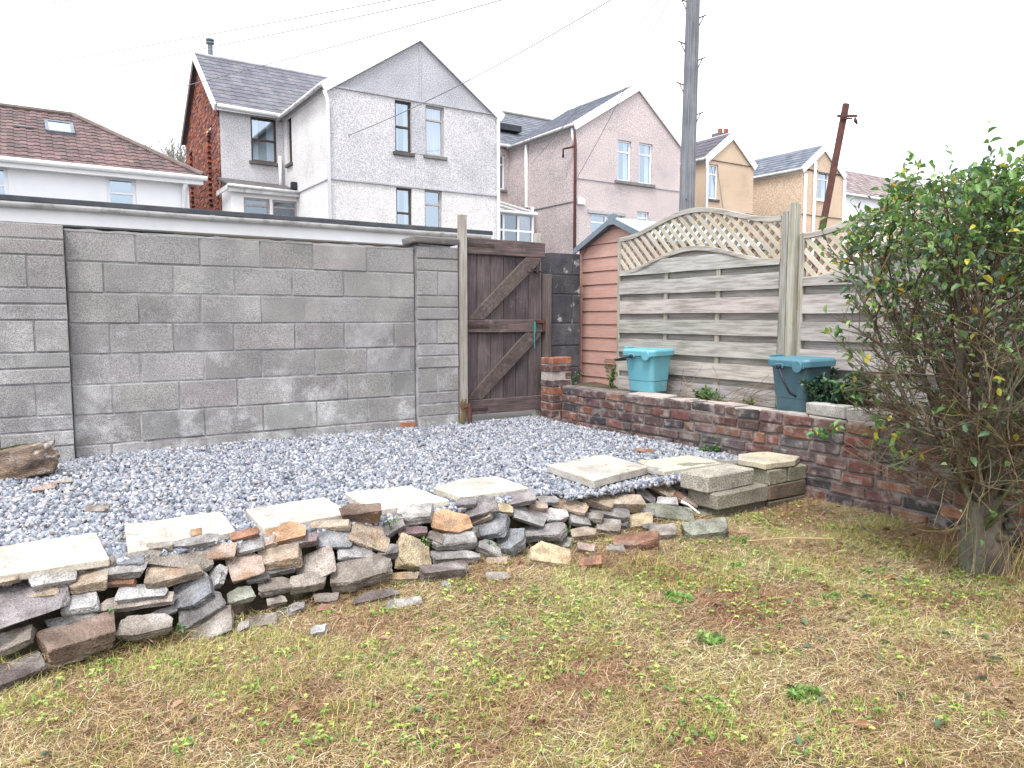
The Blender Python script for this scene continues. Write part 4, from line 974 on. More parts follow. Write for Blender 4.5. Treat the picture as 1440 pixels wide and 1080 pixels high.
# --- house 1: grey roughcast with brick end
X0, Y0 = 7.17, 20.38
h1 = thing('grey_house', 'large grey roughcast house with tall gable and bare red brick end wall', 'house', (9.5, 22, 0))
zs = 4.885; holes = []
for nm, a, b, c_, d in (('W1', 555, 140, 579, 216), ('W2', 598, 147, 625, 221), ('W3', 557, 263, 580, 335), ('W4', 597, 266, 622, 340)):
    p0, p1 = at(1, a, b, Y0), at(1, c_, d, Y0); holes.append((p0.x, p1.x, p1.z, min(p0.z, zs-.01) if nm in ('W3', 'W4') else p0.z))
M['s1'] = M['renderlight']
XE = 12.70; ZE = 7.42; AX = at(1, 590, 49, Y0)
rear_gable(h1, X0, XE, Y0, 27.4, 0, ZE, AX.x, AX.z, 'rendergrey', holes, M['slate'], SL, .012, zs=zs, upper=('s1',), gable='renderdark')
window(h1, 'Y', Y0, holes[0], M['brownframe'], 'sash', 'curtain', 'sill', label='brown framed upstairs window')
window(h1, 'Y', Y0, holes[1], M['palewood'], 'transom', 'pink', 'stonesill', label='peeling pale framed window with pink curtain')
window(h1, 'Y', Y0, holes[2], M['brownframe'], 'sash', 'curtain', None)
window(h1, 'Y', Y0, holes[3], M['palewood'], 'transom', None, None)
mb = MB(); mb.box(X0-.015, XE, Y0-.045, Y0+.02, zs-.02, zs+.02).box(X0-.015, XE, Y0-.04, Y0+.02, ZE-.045, ZE-.005).box(AX.x-.02, AX.x+.02, Y0-.022, Y0+.01, ZE, AX.z-.1)
mb.box(holes[0][1], holes[1][0], Y0-.012, Y0+.005, 5.88, 7.33)
mb.build('string_course', M['renderdark'], h1)
YW = 24.6; XL = at(1, 308, 145, YW).x
s5 = [(at(0, 403, 162, X0).y-.02, at(0, 411, 228, X0).y)]; p0, p1 = at(0, 403, 163, X0), at(0, 411, 228, X0)
h5 = (p1.y, p0.y, p1.z, p0.z)
wall_mb('X', X0, Y0, YW, 0, ZE, [h5]).build('wall', M['renderlight'], h1)
window(h1, 'X', X0, h5, M['brownframe'], 'sash', None, 'sill')
q = at(0, 437, 262, X0)
mb = MB(); mb.box(X0-.03, X0+.01, Y0, YW, 4.87, 4.9); mb.build('string_course', M['renderdark'], h1)
p0, p1 = at(1, 352, 163, YW), at(1, 390, 230, YW); h6 = (p0.x, p1.x, p1.z, p0.z)
wall_mb('Y', YW, XL, X0, 0, 7.55, [h6]).build('wall', M['rendergrey'], h1)
window(h1, 'Y', YW, h6, M['brownframe'], 'sash', 'curtain', 'sill', label='wide brown framed window beside the brick end')
# wing roof, ridge along x
YB = 30.35; AP = at(0, 280, 79, XL); XR = 13.5; YR = (YW+YB)/2; ZR = 9.86
mb = tiles((XL-.15, YW-.2, 7.5), (XR, YW-.2, 7.5), (XR, YR, ZR), (XL-.15, YR, ZR), .3, .3, SL, .012, lift=.016)
tiles((XR, YB+.2, 7.5), (XL-.15, YB+.2, 7.5), (XL-.15, YR, ZR), (XR, YR, ZR), .3, .3, SL, .012, mb, lift=.016)
rf = mb.build('roof', M['slate'], h1); MB().tube([(XL-.15, YR, ZR+.02), (XR, YR, ZR+.02)], .08, 8).build('ridge', M['slate'], rf)
MB().tube([(XL-.1, YW-.26, 7.48), (X0-.1, YW-.26, 7.44)], .065, 8).build('gutter', M['white'], h1, smooth=True)
MB().box(XL-.12, X0-.02, YW-.2, YW-.17, 7.36, 7.52).build('fascia', M['white'], h1)
mb = MB()
for ya, yb in ((YW-.25, YR), (YB+.25, YR)): mb.obox((XL-.18, ya, 7.42), (XL-.18, yb, ZR-.02), (1, 0, 0), .22, .05)
mb.build('barge_board', M['white'], h1)
# brick end wall (individual courses kept in one mesh)
mb = MB(); mo = MB(); HB = [(.30, .10, .06), (.26, .085, .055), (.34, .13, .08), (.2, .075, .06), (.12, .06, .055)]
rec = [(25.9, 26.55, 3.5, 7.1), (24.95, 25.25, 3.9, 5.6), (29.2, 29.7, 4.5, 7.0), (24.9, 27.2, 3.1, 3.75)]
z = 2.2; r = 0
while z < 9.8:
    half = (YB-YW)/2; w = half if z < 7.5 else half*max(0, (ZR-.05-z)/(ZR-7.5)); y = YR-w; y += 0
    if r % 2: y -= .11
    while y < YR+w:
        a, b = max(y, YR-w+.025), min(y+.22, YR+w); y += .23
        if b-a < .03: continue
        my, mz = (a+b)/2, z+.04; dpt = 0
        for q in rec:
            if q[0] < my < q[1] and q[2] < mz < q[3]: dpt = .16
        if mz < 3.75 and 24.9 < my < 27.2 and dpt: dpt = .22
        mb.box(XL+dpt-rnd.uniform(0, .02), XL+.3, a, b, z+.006, z+.078, tinted(rnd.choice(HB), .25, .05))
    z += .086; r += 1
mo.add([(XL+.02, YW+.02, 0), (XL+.02, YB, 0), (XL+.02, YB, 7.5), (XL+.02, YR, ZR-.05), (XL+.02, YW+.02, 7.5)], [(0, 1, 2, 3, 4)])
mb.build('brick_end_wall', M['brickhouse'], h1); 
mo2 = MB().add([(XL+.2, YW+.02, 0), (XL+.2, YB, 0), (XL+.2, YB, 7.5), (XL+.2, YR, ZR-.05), (XL+.2, YW+.02, 7.5)], [(0, 1, 2, 3, 4)]).build('mortar', M['brickmortar'], h1)
mb = MB().box(XL-.012, XL+.16, 25.88, 26.57, 7.1, 7.16).box(XL-.02, XL+.16, 24.8, 27.3, 3.72, 3.79); mb.build('lintel', M['renderlight'], h1)
mb = MB()
for i in range(40):
    yy = YW+.03+rnd.uniform(-.012, .012); zz = 2.5+5*i/40
    mb.box(XL-.02-rnd.uniform(0, .03), XL+.05, yy-.0, yy+.22*rnd.uniform(.3, 1.1), zz+.004, zz+.12, tinted((.24, .13, .10), .4), .012)
mb.build('quoin', M['brickhouse'], h1)
# back-left chimney stub of dark rubble and flue
MB().box(XL+.0, XL+.4, YB, YB+.5, 2, 6.9, (.16, .14, .15), .03).build('rear_stub_wall', M['brickhouse'], h1)
fl = at(1, 296, 77, YR+.3)
mb = MB().tube([(fl.x, fl.y, 9.5), (fl.x, fl.y, 10.42)], .085, 12).tube([(fl.x, fl.y, 10.42), (fl.x, fl.y, 10.47)], .14, 12).tube([(fl.x, fl.y, 10.52), (fl.x, fl.y, 10.57)], .14, 12).tube([(fl.x, fl.y, 10.4), (fl.x, fl.y, 10.54)], .06, 8)
mb.build('flue', M['trimgrey'], h1)
pipe(h1, [(X0-.13, Y0-.12, 7.22), (X0-.03, Y0-.09, 7.0), (X0-.03, Y0-.09, 0)], 'white', .05)
pipe(h1, [(XE-.03, Y0-.08, 7.25), (XE-.03, Y0-.08, 0)], 'white', .05)
pipe(h1, [(7.0, YW-.1, 6.2), (7.0, YW-.1, 5.0)], 'white', .05)
mb = MB().box(X0-.17, X0-.02, YW-1.35, YW-1.15, 5.0, 5.22); mb.build('soil_hopper', M['black'], h1)
# lean-to bay below wide window
BX0, BX1 = at(1, 325, 262, YW-1.3).x, at(1, 421, 270, YW-1.3).x; BY = YW-1.3; BZ = at(1, 325, 262, BY).z
lt = MB(); holesb = [(BX0+.35, BX0+1.12, BZ-1.1, BZ-.28), (BX0+1.2, BX1-.08, BZ-1.1, BZ-.28)]
wall_mb('Y', BY, BX0, BX1, 0, BZ-.02, holesb, mb=lt); wall_mb('X', BX0, BY, YW-.01, 0, BZ-.02, (), mb=lt); wall_mb('X', BX1, BY, YW-.01, 0, BZ-.02, (), mb=lt)
lt.build('lean_to', M['white'], h1)
for h in holesb: window(h1, 'Y', BY, h, M['palewood'], 'transom', None, None, 'glassdark')
mb = MB().add([(BX0-.12, BY-.15, BZ), (BX1+.1, BY-.15, BZ-.05), (BX1+.1, YW-.01, BZ+.35), (BX0-.12, YW-.01, BZ+.4), (BX0-.12, BY-.15, BZ+.06), (BX1+.1, BY-.15, BZ+.01), (BX1+.1, YW-.01, BZ+.41), (BX0-.12, YW-.01, BZ+.46)],
    [(0, 1, 2, 3), (4, 5, 6, 7), (0, 1, 5, 4), (3, 0, 4, 7), (1, 2, 6, 5)]); mb.build('lean_to_roof', M['sill'], h1)
mb = MB().box(BX0-.14, BX1+.12, BY-.2, BY-.14, BZ-.17, BZ+.0).box(BX0-.16, BX0-.12, BY-.2, YW, BZ-.12, BZ+.02); mb.build('lean_to_fascia', M['gutter'], h1)
MB().tube([(BX0-.15, BY-.24, BZ-.0), (BX1+.1, BY-.24, BZ-.04)], .05, 8).build('gutter', M['gutter'], h1, smooth=True)
pipe(h1, [(BX1-.02, BY-.1, BZ-.2), (BX1-.02, BY-.1, 1.5)], 'white', .05)
dq = at(1, 430, 290, YW-.0)
MB().box(X0-.02, X0+.0, YW-1.2, YW-.35, 2.0, 4.8).build('door', M['darkdoor'], h1)

# --- house 2: pinkish
X2, Y2 = 16.61, 21.4; X2R = at(1, 957, 197, Y2).x; AX2 = at(1, 898, 121, Y2)
h2 = thing('pink_house', 'pinkish roughcast house with white barge boards behind the gate and shed', 'house', (19, 23, 0))
def hole(pl, c, x0, y0, x1, y1):
    a, b = at(1 if pl == 'Y' else 0, x0, y0, c), at(1 if pl == 'Y' else 0, x1, y1, c)
    if pl == 'Y': return (a.x, b.x, b.z, a.z)
    return (b.y, a.y, b.z, a.z)
hs = [hole('Y', Y2, 869, 196, 887, 256), hole('Y', Y2, 899, 200, 917, 260), hole('Y', Y2, 831, 300, 874, 345), hole('Y', Y2, 896, 297, 912, 330)]
rear_gable(h2, X2, X2R, Y2, 25.8, 0, 7.87, AX2.x, AX2.z, 'renderpink', hs, M['slate'], [(.42, .46, .52), (.36, .40, .47), (.5, .54, .6)], 0, tw=.3, th=.22, oh=.16)
for i, h in enumerate(hs): window(h2, 'Y', Y2, h, M['upvc'], 'grid' if i == 2 else 'transom', None if i == 2 else 'curtain', None if i > 1 else None, ft=.055)
MB().box(hs[0][0]-.15, hs[1][1]+.1, Y2-.1, Y2+.02, hs[0][2]-.12, hs[0][2]-.003).build('sill', M['stonesill'], h2, bevel=.01)
mb = MB().box(X2-.01, X2R, Y2-.03, Y2+.01, 6.0, 6.035).box(X2-.03, X2+.01, Y2, 25.8, 5.2, 5.24).box(hs[2][0]-.15, hs[2][1]+.15, Y2-.05, Y2+.01, hs[2][3]+.01, hs[2][3]+.12)
mb.build('string_course', M['renderdark'], h2)
wall_mb('X', X2, Y2, 25.8, 0, 7.87, ()).build('wall', M['renderpink'], h2)
v = at(1, 816, 283, Y2); MB().box(v.x-.16, v.x+.16, Y2-.09, Y2-.001, v.z-.12, v.z+.1).build('vent_box', M['white'], h2, bevel=.01)
pipe(h2, [(X2-.05, Y2+.03, 7.6), (X2-.07, Y2-.06, 7.1), (X2-.07, Y2-.06, 0)], 'iron', .055)
pipe(h2, [(X2-.1, Y2+.1, 7.75), (X2-.1, Y2+.02, 7.15)], 'white', .05)
pipe(h2, [(X2-.3, Y2+.35, 6.75), (X2-.3, Y2+.35, 7.05), (X2-.08, Y2-.05, 7.1)], 'iron', .04)
v = at(0, 742, 230, X2)
pipe(h2, [(X2-.07, v.y, 7.75), (X2-.07, v.y, 5.35), (X2-.25, v.y-.7, 5.25), (X2-.25, v.y-.7, 0)], 'white', .06)
# main terrace block behind houses 1 and 2
Y2W = 25.8; hw = [hole('Y', Y2W, 721, 213, 732, 252), hole('Y', Y2W, 702, 217, 710, 267)]
wall_mb('Y', Y2W, 12.9, X2, 0, 7.95, hw).build('wall', M['renderpinkdark'] if 'renderpinkdark' in M else M['renderpink'], h2)
for h in hw: window(h2, 'Y', Y2W, h, M['upvc'], 'transom', None, 'stonesill')
mb = tiles((12.8, Y2W-.15, 7.95), (22.2, Y2W-.15, 7.95), (22.2, 29.2, 10.3), (12.8, 29.2, 10.3), .35, .25, [(.42, .46, .5), (.36, .4, .44), (.48, .52, .56)], 0)
tiles((22.2, 32.6, 7.95), (12.8, 32.6, 7.95), (12.8, 29.2, 10.3), (22.2, 29.2, 10.3), .35, .25, [(.42, .46, .5)], 0, mb)
mr_ = mb.build('roof', M['slate'], h2)
MB().tube([(12.8, 29.2, 10.32), (22.2, 29.2, 10.32)], .1, 8, (.8, .7, .68)).build('ridge', M['stonesill'], mr_)
MB().tube([(12.8, Y2W-.2, 7.9), (X2-.1, Y2W-.2, 7.9)], .06, 8).build('gutter', M['white'], h2, smooth=True)
d1, d2 = at(1, 704, 176, Y2W+1.1), at(1, 730, 182, Y2W+1.1)
MB().box(d1.x-.3, d2.x, Y2W+.9, Y2W+1.6, d2.z-.15, d1.z+.05).build('dormer_top', M['felt'], h2)
MB().add([(22.2, Y2W, 0), (22.2, 32.6, 0), (22.2, 32.6, 7.9), (22.2, 29.2, 10.25), (22.2, Y2W, 7.9)], [(0, 1, 2, 3, 4)]).build('wall', M['renderpink'], h2)
# conservatory between the houses
cv = thing('conservatory', 'white framed lean-to conservatory between the grey and pink houses', 'conservatory', (15.5, 22.5, 0))
CY = 22.3; a, b = at(1, 700, 299, CY), at(1, 750, 303, CY)
mb = MB(); cx0, cx1, cz = a.x-.6, b.x, a.z
for i in range(5):
    x = cx1-(i*.62)-.05; mb.box(x-.04, x+.04, CY-.03, CY+.03, 0, cz)
for z in (cz-.05, cz-.62, cz-1.3, 1.2): mb.box(cx0, cx1, CY-.025, CY+.025, z, z+.07)
mb.build('frame', M['upvc'], cv)
MB().add([(cx0, CY+.02, 0), (cx1, CY+.02, 0), (cx1, CY+.02, cz), (cx0, CY+.02, cz)], [(0, 1, 2, 3)]).build('pane', M['glassdark'], cv)
MB().box(cx0, cx1-.02, CY+.9, CY+1.0, 0, cz+.2).build('back_wall', M['stonesill'], cv)
mb = MB().add([(cx0-.1, CY-.15, cz+.05), (cx1+.05, CY-.15, cz+.05), (cx1+.05, CY+3.3, cz+1.05), (cx0-.1, CY+3.3, cz+1.05)], [(0, 1, 2, 3)]); mb.build('roof_glazing', M['stonesill'], cv)
mb = MB()
for i in range(5):
    x = cx1-(i*.7); mb.obox((x, CY-.15, cz+.09), (x, CY+3.3, cz+1.09), (0, -.3, 1), .05, .05)
mb.tube([(cx0-.1, CY-.18, cz+.03), (cx1+.05, CY-.18, cz+.03)], .05, 8); mb.build('glazing_bar', M['white'], cv)

# --- house 3 and 4, tan
X3, Y3 = 24.34, 22.35; A3 = at(1, 1030, 190, Y3); X3R = at(1, 1060, 231, Y3).x
h3 = thing('tan_house', 'narrow tan roughcast house with red chimney pots, nearer the utility pole', 'house', (26, 24, 0))
hs = [hole('Y', Y3, 996, 230, 1009, 281)]
rear_gable(h3, X3, X3R, Y3, 27.5, 0, 7.75, A3.x, A3.z, 'rendertan', hs, M['slate'], [(.3, .28, .31), (.27, .26, .29)], .014, tw=.33, th=.36, oh=.12)
window(h3, 'Y', Y3, hs[0], M['upvc'], 'transom', 'curtain', 'sill')
wall_mb('X', X3, Y3, 27.5, 0, 7.75, ()).build('wall', M['rendertan'], h3)
mb = MB().box(X3-.01, X3R+.01, Y3-.03, Y3+.01, 5.62, 5.66).box(X3-.01, X3R+.01, Y3-.03, Y3+.01, 7.7, 7.73).box(X3-.03, X3, Y3, 27, 5.62, 5.66); mb.build('string_course', M['sill'], h3)
pipe(h3, [(X3-.08, Y3-.09, 7.65), (X3-.03, Y3-.08, 7.3), (X3-.03, Y3-.08, 0)], 'white', .055)
c3 = at(1, 1015, 184, 30); mb = MB().box(c3.x-.6, c3.x+.6, 29.6, 30.2, 7, c3.z-.22); ch = mb.build('chimney', M['brickmortar'], h3)
mb = MB().tube([(c3.x-.25, 29.9, c3.z-.22), (c3.x-.25, 29.9, c3.z+.06)], .13, 10, (.3, .09, .06)).tube([(c3.x+.25, 29.9, c3.z-.22), (c3.x+.25, 29.9, c3.z+.12)], .13, 10, (.3, .09, .06)); mb.build('chimney_pot', M['redtile'], ch)
X4, Y4 = 29.49, 21.39; A4 = at(1, 1159, 207, Y4); X4R = at(1, 1186, 249, Y4).x
h4 = thing('tan_house', 'smaller tan roughcast house with blue-grey slate roof behind the rusty pole', 'house', (31, 23, 0))
hs = [hole('Y', Y4, 1151, 240, 1165, 282)]
rear_gable(h4, X4, X4R, Y4, 26.8, 0, 7.72, A4.x, A4.z, 'rendertan', hs, M['slate'], [(.38, .43, .5), (.32, .37, .44), (.45, .5, .56)], 0, tw=.3, th=.24, oh=.12)
window(h4, 'Y', Y4, hs[0], M['upvc'], 'transom', 'curtain', 'white')
wall_mb('X', X4, Y4, 26.8, 0, 7.72, ()).build('wall', M['rendertan'], h4)
for px in (1131, 1144, 1186):
    v = at(1, px, 250, Y4); t_ = 8.1 if px == 1144 else 7.5
    pipe(h4, [(v.x, Y4-.08, t_), (v.x, Y4-.08, 0)], 'white', .065)
MB().box(X4, X4R, Y4-.03, Y4+.01, 7.68, 7.71).box(X4, X4R, Y4-.03, Y4+.01, 5.7, 5.73).build('string_course', M['sill'], h4)
# --- two low roofs at the right
YQ = 30.0
h5_ = thing('white_bungalow', 'low white building with brown ribbed roof beyond the right fence', 'house', (at(1, 1240, 300, YQ).x, 31, 0))
e0, e1 = at(1, 1180, 289, YQ), at(1, 1270, 284, YQ); ze = e1.z; r1 = at(1, 1283, 257, YQ+3.5)
wall_mb('Y', YQ, e0.x, r1.x-.1, 0, ze).build('wall', M['whitewall'], h5_)
RB = [(.25, .2, .2), (.2, .16, .165), (.29, .24, .24)]
mb = tiles((e0.x-.2, YQ-.25, ze-.1), (r1.x+.1, YQ-.25, ze-.1), (r1.x+.1, YQ+3.5, r1.z), (e0.x-.2, YQ+3.5, r1.z), .36, .36, RB, .02)
tiles((r1.x+.1, YQ+7.2, ze), (e0.x-.2, YQ+7.2, ze), (e0.x-.2, YQ+3.5, r1.z), (r1.x+.1, YQ+3.5, r1.z), .36, .36, RB, .02, mb); mb.build('roof', M['redtile'], h5_)
MB().add([(r1.x-.1, YQ, 0), (r1.x-.1, YQ+7, 0), (r1.x-.1, YQ+7, ze), (r1.x-.1, YQ+3.5, r1.z-.1), (r1.x-.1, YQ, ze)], [(0, 1, 2, 3, 4)]).build('gable', M['whitewall'], h5_)
MB().obox((r1.x+.14, YQ-.3, ze-.15), (r1.x+.14, YQ+3.5, r1.z-.05), (1, 0, 0), .28, .06).build('barge_board', M['white'], h5_)
MB().tube([(e0.x, YQ-.32, ze-.12), (r1.x, YQ-.32, ze-.12)], .07, 8).build('gutter', M['white'], h5_)
a, b = at(1, 1190, 249, 40), at(1, 1217, 262, 40)
h6_ = thing('far_house', 'dark roofed house corner showing far behind the tan house', 'house', (a.x, 42, 0))
wall_mb('Y', 40, a.x-8, b.x-.2, 0, b.z).build('wall', M['whitewall'], h6_)
mb = tiles((a.x-8, 39.7, b.z-.05), (b.x+.3, 39.7, b.z-.05), (a.x-.3, 42, a.z+.9), (a.x-8, 42, a.z+.9), .4, .4, [(.17, .15, .16), (.2, .18, .19)], .03); mb.build('roof', M['redtile'], h6_)

# --- bungalow with brown tiled hipped roof at the left
YBn = 23.44; EX, EZ = 4.45, 5.12
bn = thing('white_house', 'white rendered house with brown hipped tile roof at the left', 'house', (0, 25, 0))
hs = [hole('Y', YBn+.3, 149, 247, 194, 330), hole('Y', YBn+.3, -40, 229, 16, 330)]
wall_mb('Y', YBn+.3, -8, EX-.35, 0, EZ, hs).build('wall', M['whitewall'], bn)
wall_mb('X', EX-.35, YBn+.3, 31, 0, EZ, ()) and None
MB().add([(EX-.35, YBn+.3, 0), (EX-.35, 31.5, 0), (EX-.35, 31.5, EZ), (EX-.35, YBn+.3, EZ)], [(0, 1, 2, 3)]).build('wall', M['whitewall'], bn)
for h in hs: window(bn, 'Y', YBn+.3, h, M['upvc'], 'transom', None, None, ft=.09)
RP = atD(103, 164, 24.0); RP2 = (-9, RP.y, RP.z)
RT = [(.155, .10, .10), (.13, .088, .09), (.18, .12, .115), (.11, .08, .08)]
mb = tiles((-9, YBn, EZ), (EX, YBn, EZ), tuple(RP), RP2, .30, .33, RT, .02, lift=.022)
yb_ = 2*RP.y-YBn
tiles((EX, YBn, EZ), (EX, yb_, EZ), tuple(RP), tuple(RP+Vector((0, .02, 0))), .3, .33, RT, .02, mb, lift=.022)
tiles((EX, yb_, EZ), (-9, yb_, EZ), RP2, tuple(RP), .3, .33, RT[:1], .0, mb)
rf = mb.build('roof', M['redtile'], bn)
mb = MB().tube([RP+Vector((0, 0, .05)), Vector((EX, YBn, EZ+.06))], .085, 8, (.17, .13, .12)).tube([RP+Vector((0, 0, .05)), Vector((-9, RP.y, RP.z+.05))], .085, 8, (.15, .12, .11))
mb.build('ridge', M['redtile'], rf)
MB().tube([(-9, YBn-.06, EZ-.04), (EX+.1, YBn-.06, EZ-.04)], .07, 8).build('gutter', M['white'], bn, smooth=True)
MB().box(-9, EX, YBn-.0, YBn+.03, EZ-.22, EZ-.03).build('fascia', M['white'], bn)
MB().box(-9, EX, YBn+.03, YBn+.3, EZ-.2, EZ-.17).build('soffit', M['white'], bn)
pipe(bn, [(EX-.45, YBn+.0, EZ-.1), (EX-.5, YBn+.22, EZ-.4), (EX-.5, YBn+.22, 0)], 'white', .06)
# rooflight
Av, Bv, Dv = Vector((-9, YBn, EZ)), Vector((EX, YBn, EZ)), Vector(RP2); nn = (Bv-Av).cross(Dv-Av).normalized()
def onroof(px, py):
    r = Vector(ray(px, py)); o = Vector((0, 0, H)); t = (Av-o).dot(nn)/r.dot(nn); return o+r*t
c0, c1_, c2_ = onroof(67, 187), onroof(103, 190), onroof(66, 173); ex = (c1_-c0); ex.z = 0; ex = Vector((1, 0, 0))*(c1_.x-c0.x); ey = (Dv-Av).normalized()*((c2_-c0).length)
mb = MB(); o_ = c0+nn*.05
fr = [o_, o_+ex, o_+ex+ey, o_+ey]
for i in range(4): mb.obox(fr[i], fr[(i+1) % 4], nn, .09, .1)
w = mb.build('rooflight', M['trimgrey'], rf)
MB().add([v+nn*.03 for v in fr], [(0, 1, 2, 3)]).build('pane', M['skyglass'], w)
v = onroof(34, 181); MB().obox(v+nn*.06-Vector((.25, 0, 0)), v+nn*.06+Vector((.25, 0, 0)), nn, .08, .05).build('roof_vent', M['stonesill'], rf)

# --- flat-roofed garages just behind the wall
GYf = 10.83; ga = thing('garage_row', 'long flat roofed garage with white fascia and gutter behind the block wall', 'garage', (1, 12, 0))
xr = 6.64
MB().box(-9, xr, GYf-.02, GYf+5.0, 2.405, 2.475).build('roof', M['felt'], ga, bevel=.01)
mb = MB()   # half-round gutter
n = 60
pts = [(-9+(xr-.1+9)*i/n, 0, 0) for i in range(n+1)]
vs = []
for (x, _, _) in pts:
    for k in range(9):
        t = math.pi+math.pi*k/8; vs.append((x, GYf-.085+.062*math.cos(t), 2.385+.06*math.sin(t)+.003*math.sin(x*2.3)))
mb.add(vs, [(9*i+k, 9*i+9+k, 9*i+10+k, 9*i+k+1) for i in range(n) for k in range(8)])
for x in (-.6, .75, 2.1, 3.1, 3.35, 4.5, 5.6):
    for k in range(8):
        t0, t1 = math.pi+math.pi*k/8, math.pi+math.pi*(k+1)/8
        mb.add([(x, GYf-.085+.07*math.cos(t0), 2.388+.068*math.sin(t0)), (x+.06, GYf-.085+.07*math.cos(t0), 2.388+.068*math.sin(t0)), (x+.06, GYf-.085+.07*math.cos(t1), 2.388+.068*math.sin(t1)), (x, GYf-.085+.07*math.cos(t1), 2.388+.068*math.sin(t1))], [(0, 1, 2, 3)])
mb.build('gutter', M['gutter'], ga)
MB().box(-9, xr-.05, GYf-.018, GYf+.01, 2.16, 2.40).build('fascia', M['white'], ga)
MB().box(-9, xr-.05, GYf+.01, GYf+.3, 2.17, 2.19).build('soffit', M['white'], ga)
xd = at(1, 245, 320, GYf+.3).x; xs2 = at(1, 462, 335, GYf+.3).x
MB().box(-9, xd, GYf+.42, GYf+.46, 0, 2.17).build('door', M['darkdoor'], ga)
MB().box(xd, xs2, GYf+.3, GYf+.5, 0, 2.17).build('wall', M['beige'], ga)
MB().box(xs2, xr-.1, GYf+.34, GYf+.5, 0, 2.17, (.8, .8, .8)).build('wall', M['beige'], ga)
MB().box(xr-.25, xr-.1, GYf+.5, GYf+4.9, 0, 2.4).build('wall', M['beige'], ga)

# pale outbuilding glimpsed through the lattice
ob = thing('outbuilding', 'low pale outbuilding with sloping white roof edge glimpsed through the fence lattice', 'outbuilding', (13, 10, 0))
oa, ob1 = at(0, 1010, 380, 13.0), at(0, 1125, 380, 13.0)
MB().box(13.0, 17, 6.5, 9.2, 0, 1.55).build('wall', M['whitewall'], ob)
MB().add([(12.8, 6.2, 1.85), (12.8, 9.5, 1.5), (17.2, 9.5, 1.5), (17.2, 6.2, 1.85), (12.8, 6.2, 1.93), (12.8, 9.5, 1.58), (17.2, 9.5, 1.58), (17.2, 6.2, 1.93)], [(0, 3, 2, 1), (4, 5, 6, 7), (0, 1, 5, 4), (1, 2, 6, 5), (2, 3, 7, 6), (3, 0, 4, 7)]).build('roof', M['gutter'], ob)
MB().box(12.985, 12.998, 7.2, 7.9, .3, 1.35).build('window', M['darkdoor'], ob)
MB().box(12.985, 12.998, 8.3, 8.9, .6, 1.3).build('window', M['glassblue'] if 'glassblue' in M else M['shedroof'], ob)

# ------------------------------------------------------------------ poles and cables
pl = thing('utility_pole', 'tall grey timber utility pole with climbing pegs behind the fence', 'utility pole', (10.3, 9.97, 0))
tp = Vector((10.44, 9.97, 9.2)); bt = Vector((10.31, 9.97, -.1))
MB().tube([bt.lerp(tp, i/12) for i in range(13)], [.158-.045*i/12 for i in range(13)], 20).build('pole', M['polewood'], pl, smooth=True)
sd = Vector((math.cos(YAW), -math.sin(YAW), 0)); fw = Vector((math.sin(YAW), math.cos(YAW), 0))
def onpole(z): return bt.lerp(tp, (z-bt.z)/(tp.z-bt.z))
for i, (px, py) in enumerate(((983, 25), (960, 62), (982, 85), (958, 120), (979, 162), (962, 2))):
    v = atD(px, py, 14); c = onpole(v.z); sg = 1 if (v-c).dot(sd) > 0 else -1
    mb = MB().tube([c+sd*sg*.1, c+sd*sg*.25+Vector((0, 0, .06))], .012, 6).tube([c+sd*sg*.12-Vector((0, 0, .14)), c+sd*sg*.2+Vector((0, 0, .03))], .01, 6)
    mb.build('climbing_peg', M['iron'], pl)
mb = MB().tube([onpole(z)-fw*(.158-.0049*z)-sd*.05 for z in (3.2, 4.5, 6, 8.5)], .014, 6); mb.build('conduit', M['trimgrey'], pl)
rp0, rp1 = atD(1157, 318, 12.0), atD(1190, 146, 12.0); dd = (rp0-rp1).normalized()
rp = thing('rusty_pole', 'leaning rusty steel pole with short crossbar rising behind the fence', 'steel pole', tuple(rp0+dd*3))
mb = MB().obox(rp0+dd*2.8, rp1, fw, .085, .07); mb.build('shaft', M['iron'], rp)
cpt = atD(1191, 163, 11.95); mb = MB().obox(cpt-sd*.15, cpt+sd*.16, fw, .035, .03).obox(cpt-sd*.08-Vector((0, 0, .04)), cpt+sd*.08-Vector((0, 0, .04)), fw, .02, .03); mb.build('crossbar', M['iron'], rp)
q = atD(1203, 170, 11.95); MB().tube([q+sd*-.01+Vector((0, 0, .05)), q, q+sd*.03-Vector((0, 0, .05))], [.012, .03, .012], 8).build('insulator', M['iron'], rp)
def cable(label, a, b, sag, r=.011):
    a, b = Vector(a), Vector(b); n = 40
    pts = [a.lerp(b, i/n)-Vector((0, 0, sag*4*(i/n)*(1-i/n))) for i in range(n+1)]
    setp(MB().tube(pts, r, 5).build('overhead_cable', M['cable'], origin=a, smooth=True), label, 'cable', 'overhead cables across the sky')
TP = onpole(7.85)
cable('highest thin overhead cable crossing the upper left sky', TP, atD(-260, 134, 30), .25)
cable('overhead cable crossing the sky just above the flue of the grey house', TP+Vector((0, 0, -.05)), atD(-200, 152, 30), .25)
cable('overhead cable passing just over the gable peak of the grey house', TP+Vector((0, 0, -.1)), atD(-150, 215, 32), .25)
cable('overhead cable drooping across the face of the grey house gable', TP+Vector((0, 0, -.15)), at(0, 426, 213, X0), .35, .011)
cable('service cable dropping to the left corner of the pink house', TP+Vector((0, 0, -.1)), at(1, 812, 249, Y2-.05), .15, .009)
cable('service cable running past the side wall of the pink house', TP+Vector((0, 0, -.12)), at(0, 746, 231, X2-.05), .2, .009)
cable('short faint cable in the top left corner of the sky', atD(-40, 22, 25), atD(118, -4, 22), .02, .011)
cable('service cable crossing the gable of the nearer tan house', at(1, 1008, 230, Y3-.05), at(1, 1018, 300, Y3-.05), .0, .012)

